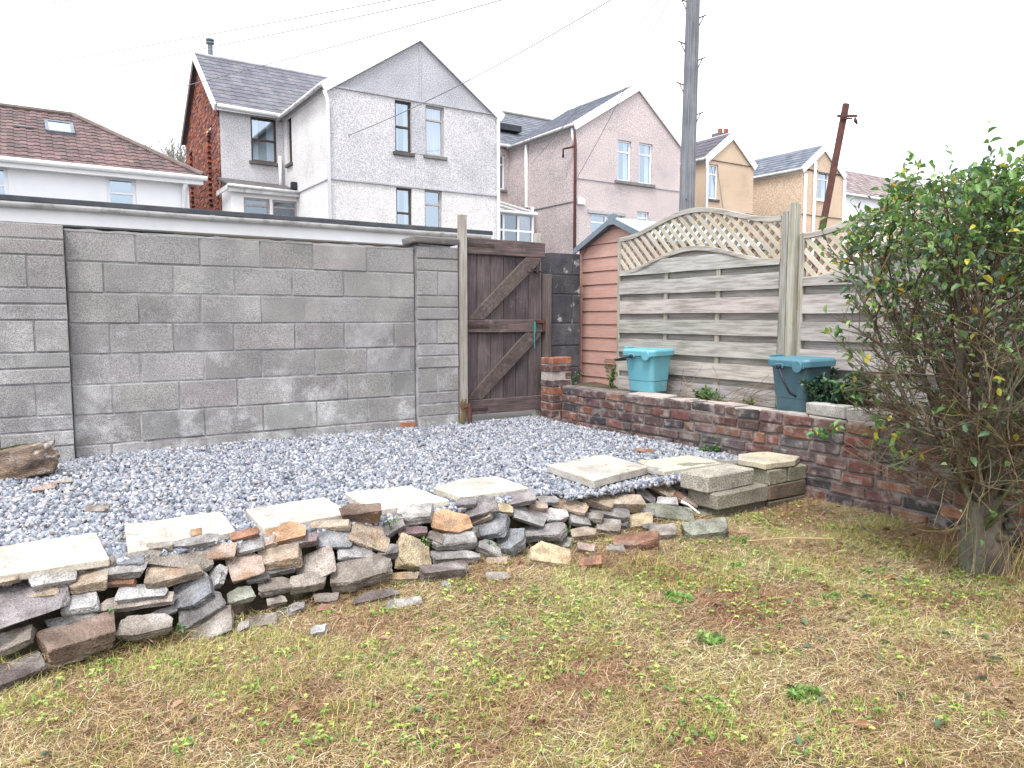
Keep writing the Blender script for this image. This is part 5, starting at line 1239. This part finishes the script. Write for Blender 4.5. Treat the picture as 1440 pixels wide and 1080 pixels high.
# ------------------------------------------------------------------ plants
def leaves(specs):
    """specs: list of (pos, dir, normal, length, width, colour) -> numpy arrays, six-vertex folded leaves"""
    n = len(specs); V = np.zeros((n, 8, 3)); Cc = np.zeros((n, 8, 3))
    for i, (p, d, nr, L_, W_, col) in enumerate(specs):
        d = d.normalized(); s = d.cross(nr); s = s.normalized() if s.length > 1e-4 else Vector((1, 0, 0)); u = s.cross(d)
        f = u*W_*.35; bend = -u*L_*.12
        q = [p, p+d*L_*.3+s*W_*.45+f, p+d*L_*.3, p+d*L_*.3-s*W_*.45+f, p+d*L_*.7+s*W_*.38+f+bend*.5, p+d*L_*.7+bend*.4, p+d*L_*.7-s*W_*.38+f+bend*.5, p+d*L_+bend]
        V[i] = [tuple(a) for a in q]; Cc[i] = col
    b = np.array([(0, 2, 1), (0, 3, 2), (1, 2, 5), (1, 5, 4), (2, 3, 6), (2, 6, 5), (4, 5, 7), (5, 6, 7)])
    Fq = (b[None]+8*np.arange(n)[:, None, None]).reshape(-1, 3)
    return V.reshape(-1, 3), Fq, Cc.reshape(-1, 3)
def rv(r=rnd):
    while True:
        v = Vector((r.uniform(-1, 1), r.uniform(-1, 1), r.uniform(-1, 1)))
        if .05 < v.length < 1: return v.normalized()
LG = [(.10, .2, .07), (.08, .15, .08), (.15, .27, .08), (.2, .33, .1), (.06, .11, .07), (.26, .38, .12), (.12, .2, .13)]
bt_ = at(2, 1412, 800, -.17); tb = Vector((bt_.x, bt_.y+.08, -.2))
bush = thing('hedge_tree', 'twiggy clipped evergreen bush on a thick stump in front of the fence', 'bush', tuple(tb))
mb = MB(); rb_ = random.Random(11)
# stump
segs = 40; rings = []
for i in range(segs+1):
    t = i/segs; z = -.06+.64*t; r_ = .080*(1-.05*t)+(.022*(1-t)**5)+(.012*math.sin(t*6))
    ring = []
    for k in range(60):
        a = 2*math.pi*k/60; nv = Vector((math.cos(a), math.sin(a), 0)); rr_ = r_*(1+.22*noise.noise(nv*1.5+Vector((0, 0, t*1.7)))+.12*noise.noise(nv*4+Vector((0, 0, t*3)))+.05*noise.noise(nv*11+Vector((0, 0, t*9)))+.07*math.sin(a*5+t)*(1-t))
        ring.append(tb+Vector((math.cos(a)*rr_+.02*t, math.sin(a)*rr_+.05*t, z)))
    rings.append(ring)
loft(mb, rings, col=(1.0, 1.0, .98)); mb.build('trunk', M['bark'], bush, smooth=True)
top0 = tb+Vector((.02, .04, .50))
stems = MB(); twigs = MB(); lf = []
cen = tb+Vector((.02, -.02, 1.12))
def env(p):     # inside the clipped crown
    q = p-cen
    e_ = .69*(1+.22*noise.noise(p*2.6)); rr_ = math.hypot(q.x, q.y)
    return rr_ < e_ and p.z < 1.66-.22*max(0, rr_-.42)/.3+.10*noise.noise(p*5)
def addleaf(p, d, dens=1.0):
    z = p.z
    k = rb_.random()
    col = rb_.choice(LG)
    if k < .05: col = (.55, .48, .08)
    elif k < .055: col = (.42, .24, .05)
    elif z > 1.35 and k < .5: col = rb_.choice([(.13, .25, .06), (.16, .3, .08), (.1, .2, .05)])
    s = rb_.uniform(.45, 1.35); q = .9+.25*rb_.random()
    lf.append((p, (d*.7+rv(rb_)*.9+Vector((0, 0, .15))), (Vector((0, 0, 1))+rv(rb_)*.8), .040*s, .022*s, tuple(c*q for c in col)))
def grow(p, d, L_, r_, lvl, upb):
    n = max(4, int(L_/.045)); pts = [p]; dirs = [d]
    for i in range(n):
        d = (d+rv(rb_)*(.10 if lvl == 0 else .17)+Vector((0, 0, upb))).normalized(); q = pts[-1]+d*(L_/n)
        if not env(q) and q.z > .9 and (lvl < 2 or rb_.random() < .5): break
        rq = math.hypot(q.x-tb.x, q.y-tb.y)
        if rq > (.62 if q.z < .75 else .80)+.12*noise.noise(Vector((q.x*4, q.y*4, q.z*4))): break
        if q.x > FX-.06: break
        if q.x > 4.24 and q.z < .42: break
        pts.append(q); dirs.append(d)
    if len(pts) < 3: return
    rad = [r_*(1-.7*i/(len(pts)-1)) for i in range(len(pts))]
    g = rb_.random()
    (stems if lvl == 0 else twigs).tube(pts, rad, 8 if lvl == 0 else (5 if lvl == 1 else 4), (1, 1, 1) if lvl == 0 else ((1.2, .92, .72) if g < .55 else ((1.5, 1.45, .8) if g < .85 else (.7, .55, .5))), cap=False)
    if lvl < 3:
        nk = {0: 12, 1: 6, 2: 2}[lvl]
        for _ in range(nk):
            i = rb_.randint(int(len(pts)*.25), len(pts)-1); b = pts[i]
            dd_ = (dirs[i]*.75+rv(rb_)*.75+Vector((0, 0, .1))).normalized()
            grow(b, dd_, L_*rb_.uniform(.35, .62) if lvl else rb_.uniform(.3, .65), max(.0013, r_*.42), lvl+1, upb*.7)
    if lvl >= 1:
        for i in range(1, len(pts)):
            z = pts[i].z; rr_ = math.hypot(pts[i].x-cen.x, pts[i].y-cen.y)
            pr = (.02 if z < .55 else .045 if z < .85 else .09 if z < 1.1 else .20 if z < 1.3 else .46)
            if rr_ < .4: pr *= .55
            if lvl == 1: pr *= .4
            if lvl == 3: pr *= 1.5
            m_ = pr*(2.0 if z > 1.1 else 1.2)
            while m_ > 0:
                if rb_.random() < m_: addleaf(pts[i], dirs[i])
                m_ -= 1
for k in range(34):
    a = 2*math.pi*k/34+rb_.uniform(-.2, .2); o_ = rb_.uniform(.15, 1.15)
    base = top0+Vector((math.cos(a)*.075*rb_.uniform(.4, 1), math.sin(a)*.075*rb_.uniform(.4, 1), rb_.uniform(-.2, .04)))
    grow(base, Vector((math.cos(a)*o_, math.sin(a)*o_, 1)).normalized(), rb_.uniform(1.0, 1.5), rb_.uniform(.007, .018), 0, .004)
for k in range(20):      # low outward whips with few leaves
    a = rb_.uniform(R(100), R(300)); base = tb+Vector((math.cos(a)*.07, math.sin(a)*.07, rb_.uniform(.3, .62)))
    grow(base, Vector((math.cos(a), math.sin(a), rb_.uniform(.2, 1.0))).normalized(), rb_.uniform(.35, .72), rb_.uniform(.003, .007), 1, .0)
# four thick scarred limbs
for a, o_, r_ in ((R(150), .18, .05), (R(230), .12, .045), (R(20), .2, .05), (R(300), .25, .042)):
    base = top0+Vector((math.cos(a)*.05, math.sin(a)*.05, -.12)); pts = [base+Vector((math.cos(a)*o_*t+.03*noise.noise(Vector((t*3, a, 0))), math.sin(a)*o_*t, .62*t)) for t in (0, .2, .4, .6, .8, 1)]
    stems.tube(pts, [r_*1.25, r_*1.1, r_, r_*.85, r_*.7, r_*.5], 12, (.95, .75, .68))
for k in range(9):
    a = rb_.uniform(R(150), R(330)); z_ = rb_.uniform(.05, .5); c = tb+Vector((math.cos(a)*.07, math.sin(a)*.07, z_)); d_ = Vector((math.cos(a), math.sin(a), .35)).normalized()
    stems.tube([c, c+d_*.03, c+d_*rb_.uniform(.04, .07)], [.024, .017, .013], 9, (1.1, 1, .85))
# low bare branch sweeping left from the stump, and the pale upright shoot
def px3(l, D): return [atD(a, b, D) for a, b in l]
d0 = tb.x*math.sin(YAW)+tb.y*math.cos(YAW)
stems.tube(px3([(1362, 737), (1345, 744), (1322, 748), (1300, 747), (1288, 743)], d0-.05), [.011, .009, .007, .006, .004], 8, (1.3, 1.1, .7))
stems.tube(px3([(1365, 712), (1352, 665), (1345, 610), (1342, 570), (1352, 490)], d0-.12), [.013, .012, .010, .009, .008], 8, (1.2, 1.15, .7))
stems.tube(px3([(1385, 740), (1410, 700), (1430, 672), (1460, 640)], d0-.14), [.007, .007, .006, .005], 8, (.8, 1.2, .5))
stems.tube(px3([(1385, 745), (1420, 715), (1462, 690)], d0-.12), [.007, .006, .005], 8, (.8, 1.2, .5))
# outlying sprays at the left of the bush
for (px, py, D_) in ((1165, 468, 3.75), (1176, 470, 3.7), (1198, 418, 3.7), (1196, 495, 3.75), (1182, 545, 3.8), (1205, 560, 3.75), (1160, 605, 3.5), (1150, 612, 3.5), (1176, 600, 3.5), (1230, 590, 3.5), (1262, 610, 3.45), (1236, 620, 3.5), (1286, 640, 3.4), (1340, 580, 3.3), (1330, 578, 3.3), (1372, 600, 3.3), (1380, 606, 3.3), (1260, 655, 3.45), (1432, 590, 3.3), (1195, 330, 3.7), (1196, 345, 3.7)):
    b = atD(px, py, D_)
    hub = tb+Vector((0, 0, max(.3, b.z-.45))); e_d = (hub-b).normalized()
    sp = [b, b+e_d*.12+Vector((0, 0, -.01)), b+e_d*.28+Vector((0, 0, -.035)), b+e_d*.5+Vector((0, 0, -.05))]
    twigs.tube(sp, [.0014, .0018, .0024, .003], 5, (1.3, 1.15, .7), cap=False)
    for i in range(6):
        c = rb_.choice([(.1, .24, .07), (.13, .28, .07), (.42, .42, .05), (.08, .18, .06)])
        lf.append((b+rv(rb_)*.018, rv(rb_), Vector((0, 0, 1))+rv(rb_)*.7, .05*rb_.uniform(.6, 1.1), .024, c))
st_ = stems.build('branch', M['bark'], bush, smooth=True); st_['kind'] = 'stuff'
tw_ = twigs.build('twigs', M['twigt'] if 'twigt' in M else M['bark'], bush, smooth=True); tw_['kind'] = 'stuff'
V, Fq, cc = leaves(lf)
o = mesh_np('foliage', V-np.array(tuple(tb)), Fq, cc, M['leaf'], bush); o['kind'] = 'stuff'
print('bush leaves', len(lf))

mb = MB()
for k in range(46):
    a = rb_.uniform(R(140), R(340)); c = tb+Vector((math.cos(a)*rb_.uniform(.11, .26), math.sin(a)*rb_.uniform(.11, .26), .03)); d_ = Vector((rb_.uniform(-.5, .5), rb_.uniform(-.5, .3), 1)).normalized(); pts = [c]; L_ = rb_.uniform(.08, .38)
    for j in range(6): d_ = (d_+rv(rb_)*.14-Vector((0, 0, .05))).normalized(); pts.append(pts[-1]+d_*L_/6)
    mb.tube(pts, [.0016, .0015, .0014, .0012, .001, .0009, .0007], 4, rb_.choice([(3.4, 3, 1.7), (2.6, 2.6, 1.2), (3, 2.3, 1.5)]), cap=False)
setp(mb.build('grass_stalks', M['bark'], origin=tuple(tb)), 'long pale grass stalks growing up around the bush stump', 'grass stalks', kind='stuff')
# bare winter tree behind the white house
bt2 = atD(212, 225, 36)
tr = thing('bare_tree', 'pale bare winter tree behind the white house roof', 'tree', (bt2.x, bt2.y, 0))
tmb = MB(); bmb = MB(); r2 = random.Random(5)
tmb.tube([(bt2.x, bt2.y, 0), (bt2.x+.1, bt2.y, 2.5), (bt2.x, bt2.y, 5.6)], [.22, .18, .1], 10)
def br2(p, d, L_, r_, lvl):
    n = 5; pts = [p]
    for i in range(n): d = (d+rv(r2)*.16+Vector((0, 0, .05))).normalized(); pts.append(pts[-1]+d*L_/n)
    bmb.tube(pts, [r_*(1-.6*i/n) for i in range(n+1)], 4 if lvl else 7, cap=False)
    if lvl < 4:
        for _ in range(4 if lvl else 6): br2(pts[r2.randint(2, n)], (d+rv(r2)*.7).normalized(), L_*.62, max(.014, r_*.5), lvl+1)
for k in range(11):
    a = 2*math.pi*k/11; sp_ = r2.uniform(.25, .9)
    br2(Vector((bt2.x+r2.uniform(-1.2, 1.6), bt2.y, 5.4+r2.uniform(-1.2, .6))), Vector((math.cos(a)*sp_, math.sin(a)*sp_, 1)).normalized(), 2.0, .05, 0)
M['paletwig'] = mat('pale_twig', (.26, .25, .22), rough=.9, bump=0)
tmb.build('trunk', M['bark'], tr, smooth=True); bmb.build('crown', M['paletwig'], tr)['kind'] = 'stuff'

def weed(label, base, n, hgt, spread, cols, ls=.03, name='weed', grp='weeds growing by the walls', up=.8):
    lf = []; st = MB(); b = Vector(base)
    for k in range(max(3, n//5)):
        a = rnd.uniform(0, 6.28); d = Vector((math.cos(a)*spread, math.sin(a)*spread, up)).normalized(); L_ = hgt*rnd.uniform(.5, 1.1)
        pts = [b+rv()*.004+Vector((0, 0, -.01))]
        for i in range(5):
            d = (d+rv()*.18).normalized(); pts.append(pts[-1]+d*L_/5)
        st.tube(pts, [.0022, .002, .0018, .0016, .0013, .001], 4, (.7, .9, .4), cap=False)
        for i in range(1, 6):
            for _ in range(max(1, n//(5*3))):
                lf.append((pts[i], rv()+Vector((0, 0, .2)), Vector((0, 0, 1))+rv()*.6, ls*rnd.uniform(.6, 1.2), ls*.55, tinted(rnd.choice(cols), .2)))
    t = thing(name, label, 'weed', tuple(b), grp)
    st.build('stems', M['barkgreen'] if 'barkgreen' in M else M['bark'], t, smooth=True)
    V, Fq, cc = leaves(lf); mesh_np('leaves', V-np.array(tuple(b)), Fq, cc, M['leaf'], t)
GR = [(.08, .2, .05), (.12, .27, .06), (.06, .14, .05)]
weed('leafy green weed at the foot of the brick wall above the yellow slab', at(0, 1000, 640, 4.26)+Vector((-.01, 0, .0)), 50, .10, .7, GR, .03)
weed('low green weed tuft on the wall ledge right of the bright teal bin', (4.6, 4.22, .335), 90, .14, .9, GR, .03)
weed('small green weed on the wall ledge beneath the fence middle', (4.58, 4.05, .335), 40, .08, .9, GR, .024)
weed('pale leafy weed on the wall ledge just left of the dark bin', (4.6, 3.72, .335), 40, .08, 1.0, GR+[(.25, .28, .1)], .026)
weed('ivy like weed between the shed corner and the fence', (4.7, 5.47, .335), 60, .26, .25, GR, .026)
weed('small weed growing in the gap left of the shed base', (4.62, 6.0, .30), 40, .22, .4, GR, .03)
weed('long leaved grey-green sprays hanging beside the dark teal bin', (4.5, 2.93, .36), 200, .30, .65, [(.05, .1, .05), (.08, .15, .09), (.04, .08, .05)], .05)
for (px, py, lb) in ((549, 737, 'little seedling on the stone right of the brown boulder'), (523, 762, 'tiny seedling on the tan slab below the boulder'), (458, 800, 'tiny seedling beside the tipped pale tan slab'), (251, 882, 'clover tuft under the long whitish slab at left'), (600, 760, 'tiny seedling near the long flat-topped grey stone'), (150, 863, 'tiny seedling above the large brown block'), (695, 765, 'grass tuft left of the pitted blue-grey chunk'), (800, 745, 'tiny weed by the ribbed grey stone'), (1128, 692, 'small mossy weed at the foot of the brick wall by the block stack')):
    r = ray(px, py); t = .5
    while t < 9 and H+r[2]*t > heap_z(r[0]*t, r[1]*t)+.03: t += .01
    weed(lb, (r[0]*t, r[1]*t, H+r[2]*t-.01), 24, .06, 1.0, GR, .022)
# dead stems on the ledge
for (lb, y0, n_) in (('tangle of dead brown stems on the ledge below the fence, nearer the bright bin', 4.35, 16), ('tangle of dead brown stems on the ledge, nearer the dark bin', 3.85, 18)):
    mb = MB()
    for i in range(n_):
        a = Vector((4.55+rnd.uniform(-.05, .12), y0+rnd.uniform(-.15, .15), .345)); d = Vector((rnd.uniform(-.4, .3), rnd.uniform(-1, 1), rnd.uniform(.0, .7))).normalized(); pts = [a]
        for j in range(6): d = (d+rv()*.15-Vector((0, 0, .08))).normalized(); pts.append(pts[-1]+d*.05)
        for q in pts:
            q.z = max(q.z, .35); q.x = min(q.x, FX-.05)
        mb.tube(pts, .0022, 4, (2.2, 1.8, 1.3), cap=False)
    setp(mb.build('dead_stems', M['bark'], origin=(4.6, y0, .34)), lb, 'dead stems', 'dead stems on the wall ledge')

# ------------------------------------------------------------------ lawn cover
def strands(n, seed, xy, L_, W_, cols, up=(0.0, .25), curl=.6, z0=0.0, zsp=.02):
    rg = np.random.default_rng(seed); n = len(xy)
    a = rg.uniform(0, 2*np.pi, n); el = rg.uniform(*up, n); L = rg.uniform(*L_, n); W = rg.uniform(*W_, n)
    K = 3; V = np.zeros((n, 2*(K+1), 3)); p = np.stack([xy[:, 0], xy[:, 1], np.array([heap_z(x, y) for x, y in xy])+z0+rg.uniform(0, zsp, n)], 1)
    da = rg.uniform(-curl, curl, n); de = rg.uniform(-.35, .15, n)
    for k in range(K+1):
        d = np.stack([np.cos(a)*np.cos(el), np.sin(a)*np.cos(el), np.sin(el)], 1); s = np.stack([-np.sin(a), np.cos(a), rg.uniform(-.6, .6, n)*0+.2], 1)
        w = (W*(1-.75*k/K) if K else W)[:, None]; V[:, 2*k] = p-s*w/2; V[:, 2*k+1] = p+s*w/2
        p = p+d*(L/K)[:, None]; a = a+da; el = el+de
    f = np.array([(2*k, 2*k+1, 2*k+3, 2*k+2) for k in range(K)]); Fq = (f[None]+2*(K+1)*np.arange(n)[:, None, None]).reshape(-1, 4)
    cols = np.array(cols); cc = cols[rg.integers(0, len(cols), n)]*rg.uniform(.65, 1.3, (n, 1))
    return V.reshape(-1, 3), Fq, np.repeat(cc, 2*(K+1), 0)
def lawn_xy(n, seed, dmin=1.95, dmax=5.6, near=1.0):
    rg = np.random.default_rng(seed); out = []
    while len(out) < n:
        d = dmin+(dmax-dmin)*rg.uniform(0, 1, 4000)**near; l = rg.uniform(-1, 1, 4000)*(dmax*.72+.75)
        k = np.abs(l) < d*.72+.7; d, l = d[k], l[k]
        x = l*math.cos(YAW)+d*math.sin(YAW); y = -l*math.sin(YAW)+d*math.cos(YAW)
        k = (x < 4.24) & (y < 3.16) & ~((x > 3.42) & (y > 2.95)) & (np.hypot(x-tb.x, y-tb.y) > .085)
        out += list(zip(x[k], y[k]))
    return np.array(out[:n])
xy = lawn_xy(310000, 21, near=.8)
gm_ = np.array([noise.noise(Vector((x*1.1, y*1.1, 4)))+.6*noise.noise(Vector((x*4, y*4, 8))) for x, y in xy])
tone = np.array([noise.noise(Vector((x*2.2, y*2.2, 14))) for x, y in xy])
STR = [(.64, .46, .27), (.80, .62, .39), (.50, .33, .19), (.38, .21, .12), (.54, .44, .23), (.40, .35, .14), (.24, .13, .08), (.85, .76, .56), (.12, .08, .05), (.5, .37, .22), (.18, .11, .065)]
V, Fq, cc = strands(0, 31, xy, (.02, .08), (.0009, .0028), STR, (-.05, .4), .38, .002, .018)
k = np.repeat(tone, 8)[:, None]; cc = cc*(1+.40*np.clip(k*1.5, -1, 1)*np.array([.5, .9, .85]))
setp(mesh_np('cut_dry_grass', V, Fq, cc, M['straw']), 'brown and straw coloured cut grass lying over the lawn', 'cut grass', kind='stuff')
GC = [(.30, .40, .08), (.42, .50, .11), (.54, .56, .15), (.2, .32, .07), (.56, .52, .16), (.34, .38, .1)]
rc_ = np.random.default_rng(404); CL = lawn_xy(75, 203, 2.1, 5.0); CLR = rc_.uniform(.04, .16, len(CL))
clx = np.concatenate([c+rc_.normal(0, 1, (int(900*q_), 2))*q_*.6 for c, q_ in zip(CL, CLR)])
clx = clx[(clx[:, 0] < 4.2) & (clx[:, 1] < 3.1) & ~((clx[:, 0] > 3.4) & (clx[:, 1] > 2.93))]
sel = xy[gm_ > .12][:26000]; more = lawn_xy(9000, 77)
gxy = np.concatenate([sel, more, clx])
V, Fq, cc = strands(0, 33, gxy, (.015, .05), (.0015, .0035), GC, (.2, 1.2), .5, .004, .012)
setp(mesh_np('green_grass', V, Fq, cc, M['straw']), 'short yellow-green grass showing through the cut lawn', 'grass', kind='stuff')
# clover and small broad leaves
lf = []; cx_ = lawn_xy(11000, 55)
ncx = len(cx_); cx_ = np.concatenate([cx_, clx[::2]])
for i_, (x, y) in enumerate(cx_):
    g = 1 if i_ >= ncx else noise.noise(Vector((x*1.5, y*1.5, 24)))+.5*noise.noise(Vector((x*5, y*5, 28)))
    if g < .22 and rnd.random() > .06: continue
    if rnd.random() < .3: continue
    p = Vector((x, y, lawn_z(x, y)+rnd.uniform(.012, .032))); s = rnd.uniform(.35, 1.4)
    col = tinted(rnd.choice([(.24, .38, .08), (.36, .5, .12), (.46, .54, .15), (.15, .27, .07), (.48, .5, .16)]), .2); a0 = rnd.uniform(0, 6.28)
    for j in range(3):
        a = a0+2.1*j; lf.append((p, Vector((math.cos(a), math.sin(a), rnd.uniform(-.1, .5))), Vector((0, 0, 1))+rv()*.5, .011*s, .010*s, col))
V, Fq, cc = leaves(lf); setp(mesh_np('clover', V, Fq, cc, M['leaf']), 'bright green clover leaves scattered through the lawn', 'clover', kind='stuff')
# fallen leaves
lf = []; fx = lawn_xy(420, 91)
for i, (x, y) in enumerate(fx):
    if i > 170 and (x < 2.3): continue
    p = Vector((x, y, lawn_z(x, y)+.018)); a = rnd.uniform(0, 6.28); s = rnd.uniform(.5, 1.2)
    lf.append((p, Vector((math.cos(a), math.sin(a), rnd.uniform(0, .4))), Vector((0, 0, 1))+rv()*.7, .045*s, .026*s, tinted(rnd.choice([(.3, .14, .06), (.2, .1, .06), (.4, .25, .16), (.1, .18, .1), (.16, .2, .14), (.24, .17, .12)]), .2)))
for i in range(70):
    x, y = rnd.uniform(.0, 4.2), rnd.uniform(3.45, 6.0)
    p = Vector((x, y, .02 if y > 3.85 else .055)); a = rnd.uniform(0, 6.28); s = rnd.uniform(.4, .9)
    lf.append((p, Vector((math.cos(a), math.sin(a), .1)), Vector((0, 0, 1))+rv()*.3, .04*s, .02*s, tinted(rnd.choice([(.2, .11, .07), (.25, .15, .09), (.33, .2, .12)]), .2)))
V, Fq, cc = leaves(lf); setp(mesh_np('fallen_leaves', V, Fq, cc, M['leaf']), 'small curled brown fallen leaves scattered over lawn and slabs', 'fallen leaves', kind='stuff')
# taller green tufts
for (px, py, n_, hh, lb) in ((952, 848, 90, .10, 'dense broad-leaved green tuft in the middle of the lawn'), (1040, 765, 50, .09, 'green grass tuft in front of the mossy foot block'), (1035, 800, 60, .06, 'low broad-leaved green patch below the right end of the rubble'), (1170, 845, 60, .06, 'low green patch on the lawn towards the bush'), (1130, 985, 60, .09, 'green tuft low in the picture right of centre'), (1000, 905, 50, .09, 'narrow grass tuft between the dense tuft and the bottom edge'), (1220, 810, 50, .05, 'low clover patch left of the stump'), (705, 885, 40, .05, 'low clover patch under the middle of the rubble wall')):
    g = at(2, px, py, -.2); g = at(2, px, py, lawn_z(g.x, g.y)); g.z = lawn_z(g.x, g.y)
    weed(lb, tuple(g), n_*2, hh*.6, 2.2, [(.12, .26, .06), (.2, .36, .09), (.3, .46, .13)], .036, 'lawn_weed', 'green weed patches in the lawn', up=.5)
# loose dead twigs on lawn and stones
mb = MB()
for x, y in lawn_xy(260, 131):
    a = rnd.uniform(0, 6.28); L_ = rnd.uniform(.05, .2); p = Vector((x, y, lawn_z(x, y)+.016)); d = Vector((math.cos(a), math.sin(a), .05)); pts = [p]
    for j in range(4): d = (d+rv()*.2).normalized(); d.z *= .3; pts.append(pts[-1]+d*L_/4)
    mb.tube(pts, .0014, 4, rnd.choice([(3.2, 2.6, 1.8), (2.2, 1.6, 1.2), (2.8, 1.7, 1.2)]), cap=False)
setp(mb.build('lawn_twigs', M['bark']), 'thin dry twigs and stalks strewn over the cut lawn', 'twigs', kind='stuff')

# ------------------------------------------------------------------ light
w = bpy.data.worlds.new('World'); S.world = w; w.use_nodes = True; nt = w.node_tree; N = nt.nodes; L = nt.links; N.clear()
SUN_EL, SUN_AZ = R(62), R(232)
sk = N.new('ShaderNodeTexSky'); sk.sky_type = 'NISHITA'; sk.sun_disc = False; sk.sun_elevation = SUN_EL; sk.sun_rotation = SUN_AZ; sk.air_density = 1; sk.dust_density = 4
hsv = N.new('ShaderNodeHueSaturation'); hsv.inputs['Saturation'].default_value = .22
mx = N.new('ShaderNodeMix'); mx.data_type = 'RGBA'; mx.inputs[0].default_value = .6; mx.inputs[7].default_value = (10.6, 10.8, 11.35, 1)
bg = N.new('ShaderNodeBackground'); bg.inputs[1].default_value = .1; out = N.new('ShaderNodeOutputWorld')
L.new(sk.outputs[0], hsv.inputs['Color']); L.new(hsv.outputs[0], mx.inputs[6]); L.new(mx.outputs[2], bg.inputs[0]); L.new(bg.outputs[0], out.inputs[0])
sl = bpy.data.lights.new('sun', 'SUN'); so = bpy.data.objects.new('sun', sl); C.objects.link(so)
sl.energy = 1.5; sl.angle = R(18); sl.color = (1, .965, .94)
dv_ = Vector((math.sin(SUN_AZ)*math.cos(SUN_EL), math.cos(SUN_AZ)*math.cos(SUN_EL), math.sin(SUN_EL)))
so.rotation_euler = dv_.to_track_quat('Z', 'Y').to_euler(); so.location = dv_*30
S.view_settings.view_transform = 'Standard'; S.view_settings.look = 'None'; S.view_settings.gamma = 1; S.view_settings.exposure = 1.44
S.cycles.use_denoising = True; S.cycles.max_bounces = 6; S.cycles.transparent_max_bounces = 10
